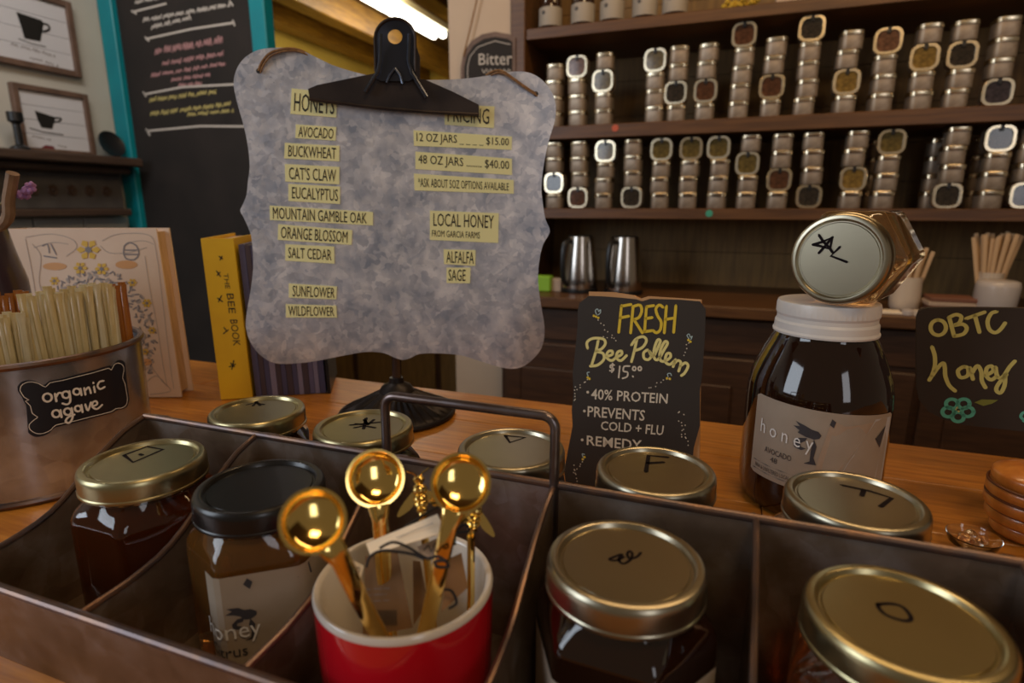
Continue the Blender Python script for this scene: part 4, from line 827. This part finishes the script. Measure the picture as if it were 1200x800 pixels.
# wreath: leaves around the title medallion, in px
rr=random.Random(11)
def wl(ang,k=1.0): a=R(ang); return (113+58*k*math.cos(a),402+72*k*math.sin(a))
wre=[]; ld=[]
for i in range(-200,25,4):
    for j in range(3):
        x,y=wl(i+rr.uniform(-2,2),1.0+0.12*(j-0.6)); L=rr.uniform(2.5,5); a=rr.uniform(0,6.28); wre.append([(x,y),(x+L*math.cos(a),y+L*math.sin(a))])
strokes('wreath_print',BPl,wre,1.6,'grey_print',bo_,sm=0)
wre=[]
for i in range(-200,25,3):
    x,y=wl(i,rr.uniform(0.97,1.2)); wre.append([(x,y),(x+rr.uniform(-4,4),y+rr.uniform(-4,4))])
strokes('wreath_print',BPl,wre,3.4,'lt_print',bo_,sm=0,lift=0.0003)
strokes('ornament_print',BPl,[[(30,278),(60,274),(84,280),(90,290),(78,300)],[(30,280),(38,320),(44,360)],[(120,282),(140,274),(176,276),(184,300),(188,330),(194,380),(200,430),(204,455)],[(118,288),(128,296),(150,296),(172,290)],[(38,286),(48,300),(46,330),(52,345)],[(170,300),(176,340),(184,380),(190,420),(196,452)],[(166,440),(176,430),(190,446),(200,458),(176,462)],[(40,290),(62,284),(80,286)],[(180,286),(168,282),(150,284)],[(165,455),(182,440),(196,452)]],0.7,'lt_print',bo_,sm=4)
def flower(cx,cy_,r,m):
    bm=BM()
    for k_ in range(6):
        a=PI*k_/3; pts=[(cx+r*0.15*math.cos(a),cy_+r*0.15*math.sin(a)),(cx+r*0.75*math.cos(a-0.42),cy_+r*0.7*math.sin(a-0.42)),(cx+r*math.cos(a),cy_+r*0.9*math.sin(a)),(cx+r*0.75*math.cos(a+0.42),cy_+r*0.7*math.sin(a+0.42))]
        bm.faces.new([bm.verts.new(BPl.hit(x,y,0.0007)) for x,y in pts])
    obj('flower_print',bm,m,bo_,smooth=0); dots('flower_centre_print',BPl,[(cx,cy_)],r*0.28,'grey_print',bo_,lift=0.0009)
for cx,cy_,r_,m_ in ((103.5,292.5,14,'gold_print'),(94,314,8.5,'gold_print'),(119,315,8.5,'gold_print'),(63.5,329,6,'gold_print'),(155,331,5.5,'gold_print'),(172,355,6,'gold_print'),(178,387,5,'gold_print'),(170,412,4.5,'gold_print')): flower(cx,cy_,r_,m_)
poly('carrot_print',BPl,ell(64,312,14,4.5),'or_print',bo_); poly('carrot_print',BPl,ell(148,310,13,5),'or_print',bo_); poly('carrot_print',BPl,ell(170,424,8,4),'or_print',bo_)
strokes('hive_print',BPl,[[(146,288),(152,284),(160,288),(163,297),(158,304),(148,303),(145,295),(146,288)],[(147,293),(161,293)],[(146,298),(162,298)],[(50,288),(56,286),(58,296)],[(60,286),(66,298)],[(52,300),(66,302)]],1.6,'grey_print',bo_,sm=2)
text_quad('title','THE',BPl,[t2_(402,532),t2_(490,532),t2_(492,562),t2_(402,562)],'grey_print',bo_)
text_quad('title','HONEY',BPl,[(92,352),(135,352),(136,366),(92,366)],'grey_print',bo_)

# yellow book, spine facing us
YP0=pz(259,468,CT+0.001); YN=Vector((math.sin(R(32)),-math.cos(R(32)),0.10)); YPl=PL(YP0,YN); YN=YPl.n
hv2=Vector((-YN.y,YN.x,0)).normalized(); up2=(YPl.hit(235,279.5)-YP0).normalized(); 
YNH=Vector((YN.x,YN.y,0)).normalized(); ww=(YPl.hit(273.5,281.5)-YPl.hit(235,279.5)).dot(hv2); hh=(YPl.hit(235,279.5)-YP0).dot(up2)
yb=thing('yellow_bee_book','yellow hardback titled The Bee Book standing with its spine outward','book',YP0)
def yslab(name,p0,w,d0,d1,h0,h1,m,off=0):
    P=[YP0+hv2*p0+up2*h0,YP0+hv2*(p0+w)+up2*h0,YP0+hv2*(p0+w)+up2*h1,YP0+hv2*p0+up2*h1]; return obj(name,slab([p-YNH*d0 for p in P],YNH,d1-d0),m,yb,smooth=0)
yslab('spine',0,ww,0,0.003,0,hh,'ybook'); yslab('front_cover',0,0.003,0.0031,0.16,0,hh,'ybook'); yslab('back_cover',ww-0.003,0.003,0.0031,0.16,0,hh,'ybook'); yslab('page_block',0.0035,ww-0.007,0.0035,0.155,0.004,hh-0.004,'pages')
t6=lambda x,y:(220+x/3.48,260+y/3.48)
def vtext(s,xl,xr,yt,yb_,sh):
    q=[t6(xr,yt),t6(xr+sh,yb_),t6(xl+sh,yb_),t6(xl,yt)]; text_quad('title',s,YPl,q,'ink',yb)
vtext('THE',145,164,210,272,9); vtext('BEE',158,186,292,372,10); vtext('BOOK',172,202,398,505,14)
strokes('bee_print',YPl,[[(128,140),(142,150)],[(132,155),(140,140)],[(118,200),(134,222)],[(120,218),(132,205)],[(122,310),(142,325)],[(126,325),(138,300)],[(148,430),(160,445)],[(146,455),(165,440)],[(175,575),(190,590)],[(180,600),(188,565)],[(170,590),(195,580)]],1.3,'ink',yb,tr=t6,sm=0)
# booklets in a row
bp0=YP0+hv2*(ww+0.004); nb_=13; x=0.0; rr=random.Random(5)
for i in range(nb_):
    th=0.0058 if i%3 else 0.0072; hgt=hh-0.004-rr.uniform(0,0.006)
    b0=bp0+hv2*(x); P=[b0,b0+hv2*th,b0+hv2*th+up2*hgt,b0+up2*hgt]; x+=th+0.0005
    dzz=CT+0.0005-b0.z
    P=[p+Vector((0,0,dzz))-YNH*0.004 for p in P]
    o=obj('thin_booklet',slab(P,YNH,0.13),'bl%d'%((i*3+rr.randint(0,1))%5),smooth=0)
    tag(o,'thin purple-grey booklet, %s from the left in the row behind the metal sign'%('first second third fourth fifth sixth seventh eighth ninth tenth eleventh twelfth thirteenth'.split()[i]),'booklet','row of thin booklets'); 
b0=bp0+hv2*(x+0.002); o=obj('black_bookend',slab([q+Vector((0,0,CT+0.0005-b0.z)) for q in (b0,b0+hv2*0.004,b0+hv2*0.004+up2*(hh*0.6),b0+up2*(hh*0.6))],YNH,0.10),'blackplastic',smooth=0); tag(o,'black metal bookend at the right end of the thin booklets','bookend')

# dark vase with lavender, left edge
vc=Vector((-0.765,0.389,CT)); 
vs=thing('dark_plum_vase','dark plum vase at the left edge holding lavender stems','vase',vc)
obj('vase_body',lathe([(0,0),(0.045,0),(0.050,0.004),(0.048,0.05),(0.046,0.165),(0.040,0.195),(0.036,0.222),(0.034,0.222),(0.036,0.19),(0,0.19)],vc,40),'vase',vs,smooth=50)
def sp(x,y,D=0.95): return CAM+ray(x,y)*0+ray(x,y)*(0.70)
lv=thing('lavender_sprig','purple lavender sprig rising from the dark vase','flower',vc+Vector((0,0,0.2)))
pA=py(33,222,vc.y+0.01); pB_=Vector((vc.x+0.01,vc.y,CT+0.215)); obj('stem',tube(catmull([pB_,pB_.lerp(pA,0.5)+Vector((-0.005,0,0.005)),pA],5),0.0012,seg=6),'stem',lv)
bm=BM(); dvec=(py(38,219,vc.y+0.01)-py(26,228,vc.y+0.01))
for i in range(26):
    t=i/25; c_=py(24,229,vc.y+0.01)+dvec*1.25*t+Vector((random.uniform(-.003,.003),random.uniform(-.003,.003),random.uniform(-.003,.003)))
    bmesh.ops.create_icosphere(bm,subdivisions=1,radius=0.004*(1.1-0.5*t),matrix=Matrix.Translation(c_))
obj('flower_head',bm,'lav',lv)
dr=thing('driftwood_stick','tan driftwood stick leaning out of the dark vase','stick',vc+Vector((-0.01,0,0.2)))
obj('stick_shaft',tube(catmull([Vector((vc.x-0.012,vc.y,CT+0.21)),py(4,262,vc.y),py(10,232,vc.y),py(15,203,vc.y)],5),0.0055,seg=9),'feather',dr)

# ================= WOODEN DIPPER + GLASS =================
dp=thing('turned_wood_pot','orange turned wooden beehive pot with dark grooves at the right edge','pot',(0.229,0.515,CT))
pr=[(0,0),(0.020,0)]
zz=0.002
for i,rw in enumerate((0.0245,0.0285,0.0305,0.0305,0.0285)):
    pr+=[(rw-0.0014,zz),(rw,zz+0.002),(rw,zz+0.0075),(rw-0.0012,zz+0.0092)]; zz+=0.0098
pr+=[(0.021,zz+0.002),(0.014,zz+0.004),(0,zz+0.005)]
obj('wood_body',lathe(pr,(0.229,0.515,CT),64),'dipper',dp,smooth=50)
zz=0.002
for i,rw in enumerate((0.0245,0.0285,0.0305,0.0305)):
    zz+=0.0098; obj('burnt_groove',tube([(0.229+(rw-0.0008)*math.cos(R(a)),0.515+(rw-0.0008)*math.sin(R(a)),CT+zz-0.0003) for a in range(0,360,8)],0.0011,seg=6,closed=True),'groove',dp)
gb=thing('glass_dish','small clear glass dish behind the right end of the caddy','dish',(0.186,0.478,CT))
obj('bowl',lathe([(0,0.001),(0.010,0.001),(0.015,0.005),(0.017,0.011),(0.0165,0.0113),(0.014,0.006),(0.010,0.003),(0,0.003)],(0.182,0.478,CT),40),'clear',gb,smooth=60)
for i in range(4): obj('glass_bead',(lambda b:(bmesh.ops.create_icosphere(b,subdivisions=2,radius=0.0042,matrix=Matrix.Translation((0.182+0.0055*math.cos(i*1.6),0.478+0.0055*math.sin(i*1.6),CT+0.0082))),b)[1])(BM()),'clear' if i%2 else 'pale_amber',gb)

# ================= TINS =================
TW=0.057
def rsq(w,r,z,n=5):
    out=[]
    for cx,cy_,a0 in ((w/2-r,w/2-r,0),(-w/2+r,w/2-r,90),(-w/2+r,-w/2+r,180),(w/2-r,-w/2+r,270)):
        for i in range(n): a=R(a0+90*i/(n-1)); out.append((cx+r*math.cos(a),cy_+r*math.sin(a),z))
    return out
def loft(sections,bm=None,capb=True,capt=True):
    bm=bm or BM(); rs=[[bm.verts.new(p) for p in s] for s in sections]
    for a,b_ in zip(rs,rs[1:]):
        for i in range(len(a)): j=(i+1)%len(a); bm.faces.new((a[i],a[j],b_[j],b_[i]))
    if capb: bm.faces.new(rs[0][::-1])
    if capt: bm.faces.new(rs[-1])
    return bm
TH=0.0500
proto={}
def upright():
    r=thing('square_tea_tin','x','tin')
    obj('tin_body',loft([rsq(TW-0.002,0.014,0.0),rsq(TW,0.015,0.002),rsq(TW,0.015,TH-0.014)]),'tin',r,local=True,smooth=30)
    obj('tin_lid',loft([rsq(TW+0.003,0.016,TH-0.014),rsq(TW+0.004,0.016,TH-0.013),rsq(TW+0.004,0.016,TH-0.003),rsq(TW+0.001,0.015,TH-0.0005)]),'tinrim',r,local=True,smooth=30)
    return r
TWW=0.071
def facing(cm):
    r=thing('square_tea_tin','x','tin')
    Rx=Matrix.Translation((0,-TH/2,TWW/2))@Matrix.Rotation(R(90),4,'X')
    def T(b): b.transform(Rx); return b
    obj('tin_body',T(loft([rsq(TWW-0.006,0.018,-TH+0.003),rsq(TWW-0.005,0.018,-0.012)])),'tin',r,local=True,smooth=30)
    # lid rim ring
    bm=loft([rsq(TWW,0.022,-0.012),rsq(TWW,0.022,-0.001),rsq(TWW-0.003,0.021,0.0005),rsq(TWW-0.016,0.017,0.0005),rsq(TWW-0.018,0.016,-0.004)],capt=False)
    obj('tin_lid',T(bm),'tinrim',r,local=True,smooth=30)
    obj('lid_window',T(loft([rsq(TWW-0.0175,0.016,-0.006),rsq(TWW-0.0175,0.016,-0.0035)])),cm,r,local=True,smooth=30)
    obj('lid_tab',T(box(BM(),-0.0045,0.0045,TWW/2-0.016,TWW/2-0.001,-0.003,0.0018,bev=0.0008)),'blackplastic',r,local=True,smooth=30)
    return r
def dup(root):
    r=root.copy(); COL.objects.link(r)
    for ch in list(root.children):
        c_=ch.copy(); COL.objects.link(c_); c_.parent=r
    return r
used={}
ordn=['first','second','third','fourth','fifth','sixth','seventh','eighth','ninth','tenth','eleventh','twelfth','thirteenth','fourteenth','fifteenth']
hw=['lowest','second from bottom','third from bottom','fourth from bottom','topmost']
r2=[(650,'uuuu'),(677,'uuuw'),(707,'uuwu'),(766,'uuuw'),(791,'uwuu'),(825,'uwuu'),(865,'uuuuw'),(901,'uwuu'),(941,'uuuuw'),(985,'uwuu'),(1028,'uuuw'),(1073,'uuwu'),(1115,'uuwu'),(1161,'wuuu')]
r3=[(650,'uwuu'),(679,'wuuu'),(708,'uuuw'),(740,'wuuu'),(772,'uuuw'),(805,'uuuw'),(839,'uuuw'),(873,'uuwu'),(909,'uwuu'),(946,'wuuu'),(994,'uwuu'),(1033,'uuuw'),(1107,'wuuu'),(1156,'uuuw'),(1196,'wuuu')]
cols=['c0','c4','c1','c1','c2','c0','c0','c0','c2','c3','c4','c3','c2','c5']; cols3=['c2','c0','c1','c2','c1','c1','c1','c1','c0','c2','c3','c1','c2','c2','c5']
rr=random.Random(4)
def place(kind,cm):
    key=kind if kind=='u' else kind+cm
    if key in used: return dup(used[key])
    used[key]=upright() if kind=='u' else facing(cm); return used[key]
for row,(lst,zs,cl_,rn) in enumerate(((r2,1.507,cols,'middle shelf'),(r3,1.238,cols3,'bottom shelf'))):
    for si,(xp,pat) in enumerate(lst):
        P=py(xp,140 if row==0 else 240,SY0+0.045); z=zs+0.0004; n_=len(pat); nW=pat.index('w') if 'w' in pat else -1
        rowscale=1.0 if P.x<0.2 else 1.0
        for li,ch in enumerate(pat):
            o=place(ch,cl_[si]); jx=rr.uniform(-0.003,0.003); h=TH if ch=='u' else TWW
            o.location=(P.x+jx,SY0+(0.045 if ch=='u' else 0.048),z); o.rotation_euler=(0,0,R(rr.uniform(-6,6)) if ch=='u' else R(rr.uniform(-3,3)-3)); z+=h
            pos='topmost' if li==n_-1 else hw[li]
            what='silver tin' if ch=='u' else 'window-lidded tin facing out'
            o['label']='%s, %s in the %s stack from left, %s'%(what,pos,ordn[si],rn); o['group']='tins on the '+rn
# a few stacks standing behind, seen between the front ones
for si,(xp,k_) in enumerate(((1022,4),(1090,4),(1142,4),(1184,4))):
    P=py(xp,240,SY0+0.13); z=1.2384
    for li in range(k_):
        o=place('u',''); o.location=(P.x,SY0+0.135,z); o.rotation_euler=(0,0,R(rr.uniform(-5,5))); z+=TH
        o['label']='silver tin, %s, back-row stack %s from left, bottom shelf'%('topmost' if li==3 else hw[li],ordn[si]); o['group']='tins behind the bottom shelf row'
for xp,yp,m_,nm,lb in ((721,150,'red_dot','shelf_sticker','small red sticker on the front edge of the middle shelf'),(831,250,'green_dot','shelf_sticker','small turquoise sticker on the front edge of the bottom shelf')):
    P=py(xp,yp,SY0); b=lathe([(0.011,0),(0.011,0.0015),(0,0.0015)],seg=12); b.transform(Matrix.Translation((P.x,SY0-0.0001,P.z))@Matrix.Rotation(R(90),4,'X')); tag(obj(nm,b,m_),lb,'sticker')
# top shelf bottles
for i,xp in enumerate((645,683,717,755,790)):
    P=py(xp,25,SY0+0.06); t=thing('brown_bottle','brown glass bottle with grey label, %s from the left on the top shelf'%ordn[i],'bottle',(P.x,SY0+0.06,1.8154),0,'brown bottles on the top shelf')
    obj('glass',lathe([(0,0),(0.036,0),(0.038,0.003),(0.038,0.11),(0.032,0.128),(0.016,0.14),(0.015,0.165),(0,0.165)],t.location,28),'brown_bottle',t)
    obj('label_band',lathe([(0.0384,0.012),(0.0388,0.014),(0.0388,0.066),(0.0384,0.068)],t.location,28),'bottle_label',t)
    obj('label_emblem',(lambda b:(b.transform(Matrix.Translation((P.x-0.012,SY0+0.06-0.0375,1.866))@Matrix.Rotation(R(90),4,'X')),b)[1])(lathe([(0.007,0),(0.007,0.001),(0,0.001)],seg=4)),'charcoal',t)
    obj('cap',lathe([(0.017,0.160),(0.017,0.185),(0,0.185)],t.location,20),'blackplastic',t)
P=py(868,3,SY0+0.08); fl_=thing('dried_flowers','dried yellow flowers lying on the top shelf','flowers',(P.x,SY0+0.08,1.8155))
bm=BM()
for i in range(40):
    c_=Vector((P.x+random.uniform(-0.05,0.05),SY0+0.08+random.uniform(-0.03,0.03),1.8155+random.uniform(0.0095,0.035))); bmesh.ops.create_icosphere(bm,subdivisions=1,radius=0.009,matrix=Matrix.Translation(c_))
obj('blossoms',bm,'flower',fl_)['kind']='stuff'
P=py(926,3,SY0+0.07); tag(obj('cream_box',bx(P.x-0.04,P.x+0.04,SY0+0.03,SY0+0.12,1.8155,1.87,bev=0.003),'box_b'),'small cream box on the top shelf right of the dried flowers','box')

# ================= WORKTOP ITEMS =================
WT=0.9515
def pitcher(label,xp):
    P=py(xp,320,2.02); c_=Vector((P.x,2.02,WT)); t=thing('steel_pitcher',label,'pitcher',c_,0,'steel pitchers')
    obj('pitcher_body',lathe([(0,0),(0.062,0),(0.064,0.004),(0.063,0.05),(0.056,0.12),(0.047,0.185),(0.046,0.192),(0.043,0.192),(0.043,0.186),(0.0,0.184)],c_,48),'steel',t,smooth=60)
    obj('lid',lathe([(0,0.196),(0.040,0.195),(0.044,0.190),(0.043,0.185)],c_,32),'blackplastic',t)
    obj('base_ring',lathe([(0.066,0.0),(0.067,0.004),(0.066,0.014),(0.063,0.016)],c_,40),'blackplastic',t)
    dv=Vector((-0.42,-0.9,0)).normalized()
    obj('handle',tube(catmull([c_+dv*0.046+Vector((0,0,0.178)),c_+dv*0.082+Vector((0,0,0.172)),c_+dv*0.092+Vector((0,0,0.12)),c_+dv*0.086+Vector((0,0,0.05)),c_+dv*0.062+Vector((0,0,0.03))],6),0.009,seg=10),'blackplastic',t)
pitcher('tapered steel pitcher with black handle, left one on the back worktop',679); pitcher('tapered steel pitcher with black handle, right one on the back worktop',731)
P=py(637,345,1.98); tag(obj('green_packet',bx(P.x-0.03,P.x+0.03,1.96,2.0,WT,WT+0.055,bev=0.004),'green'),'bright green packet on the worktop beside the metal sign','packet')
P=py(653,345,2.0); tag(obj('small_card_box',bx(P.x-0.018,P.x+0.018,1.98,2.02,WT,WT+0.045,bev=0.002),'box_b'),'small cream box between green packet and left pitcher','box')
def stickcup(label,x0,x1,ytop,ybot,m,ns,fan,sl,kind,Y=1.97):
    P0=py(x0,ybot,Y); P1=py(x1,ybot,Y); r=(P1-P0).length/2*0.93; c_=Vector(((P0.x+P1.x)/2,Y,WT)); h=py(x0,ytop,Y).z-WT
    t=thing('china_cup',label,'cup',c_); obj('cup_body',lathe([(0,0),(r*0.8,0),(r*0.95,h*0.1),(r,h*0.35),(r*0.93,h*0.85),(r*0.94,h),(r*0.90,h),(r*0.88,h*0.85),(r*0.9,0.01),(0,0.008)],c_,32),m,t,smooth=60)
    for i in range(ns):
        a=i*2.399; rad=r*0.7*math.sqrt((i+0.5)/ns); bx_,by_=rad*math.cos(a),rad*math.sin(a)*0.9
        d_=Vector((bx_*fan,by_*0.6,0)); L=sl*random.uniform(0.95,1.05)
        b0=c_+Vector((bx_*0.7,by_*0.7,0.012)); b1=c_+Vector((bx_,by_,h))+d_; b1.z=WT+L
        k_=h/L
        o=obj('stir_stick',tube([b0,b1],0.0058,seg=6,flat=0.4,flatdir=Vector((0,1,0))),'stick'); tag(o,'flat wooden stir sticks fanned in the %s cup'%kind,'stick','stir sticks in the %s cup'%kind)
stickcup('small cream cup with wooden sticks, nearer the big honey jar',1040,1080,323,352,'cup',16,1.0,0.175,'small cream')
stickcup('cream cup tallest with wooden sticks, behind the white cup',1137,1172,318,358,'cup',26,1.7,0.215,'tall cream',2.04)
c_=py(1166,355,1.905); c_=Vector((c_.x,1.905,WT)); t=thing('white_cup','plain white round-shouldered cup before the tall stir sticks','cup',c_); obj('cup_body',lathe([(0,0),(0.040,0),(0.044,0.006),(0.047,0.05),(0.049,0.085),(0.046,0.098),(0.038,0.102),(0,0.103)],c_,36),'cup_grey',t,smooth=60)
zz=WT
for i,(h,m_,dx) in enumerate(((0.012,'box_b',0),(0.014,'box_a',0.004),(0.012,'box_b',-0.003),(0.012,'box_a',0.002))):
    P=py(1112,355,1.93); tag(obj('card_packet',bx(P.x-0.055+dx,P.x+0.055+dx,1.89,1.97,zz,zz+h,bev=0.002),m_),'flat %s packet, %s in the stack between the two stick cups'%('cream' if m_=='box_b' else 'brown',['lowest','second lowest','third','topmost'][i]),'packet','stacked packets'); zz+=h+0.0003
P=py(1030,360,1.90); tag(obj('paper_slip',bx(P.x-0.06,P.x+0.055,1.88,1.93,WT,WT+0.006,bev=0.001),'tag_white'),'white paper slips on the worktop beside the big honey jar','paper')
for i,xp in enumerate((1064,1076)):
    P=py(xp,358,1.89); tag(obj('small_pot',lathe([(0,0),(0.014,0),(0.014,0.012),(0.010,0.015),(0,0.015)],(P.x,1.885,WT),18),'cup' if i else 'cup_grey'),['small grey cap on the worktop under the small stick cup','small cream cap on the worktop right of the grey cap'][i],'pot')

# hanging slate sign on the cream pier
hs=thing('hanging_slate_sign','small arched slate sign with chalk lettering hung on the cream pier','sign',(py(573,92,1.995).x,1.99,py(573,92,1.995).z))
HP=PL((0,1.985,0),(0,-1,0)); arch=[(540,98),(540,78),(543,62),(552,48),(565,40),(580,37),(597,40),(604,44),(604,98)]
obj('wood_rim',slab([HP.hit(x,y) for x,y in arch],(0,-1,0),0.014),'frame',hs,smooth=0)
ar2=[(544,95),(544,78),(547,65),(555,53),(567,45.5),(580,43),(595,45.5),(600,49),(600,95)]
HP2=PL((0,1.983,0),(0,-1,0)); obj('slate_face',slab([HP2.hit(x,y) for x,y in ar2],(0,-1,0),0.004),'slate',hs,smooth=0)
strokes('border_print',HP2,[[(548,95),(548,78),(551,66),(560,55),(580,48),(598,52)]],0.8,'chalk_w',hs,sm=0)
text_quad('lettering','Bitter',HP2,[(561,63),(600,60),(600,76),(561,76)],'chalk_w',hs); strokes('lettering',HP2,[[(565+i*2.6,83+(2.5 if i%2 else -2)) for i in range(14)]],0.9,'chalk_w',hs,sm=3)
bm=BM()
for a in ((558,0),(553,25),(541,60)),: tube([HP.hit(x,y,0.003) for x,y in ((561,-10),(553,25),(543,66))],0.003,bm,6)
obj('hanging_cord',bm,'twine',hs)
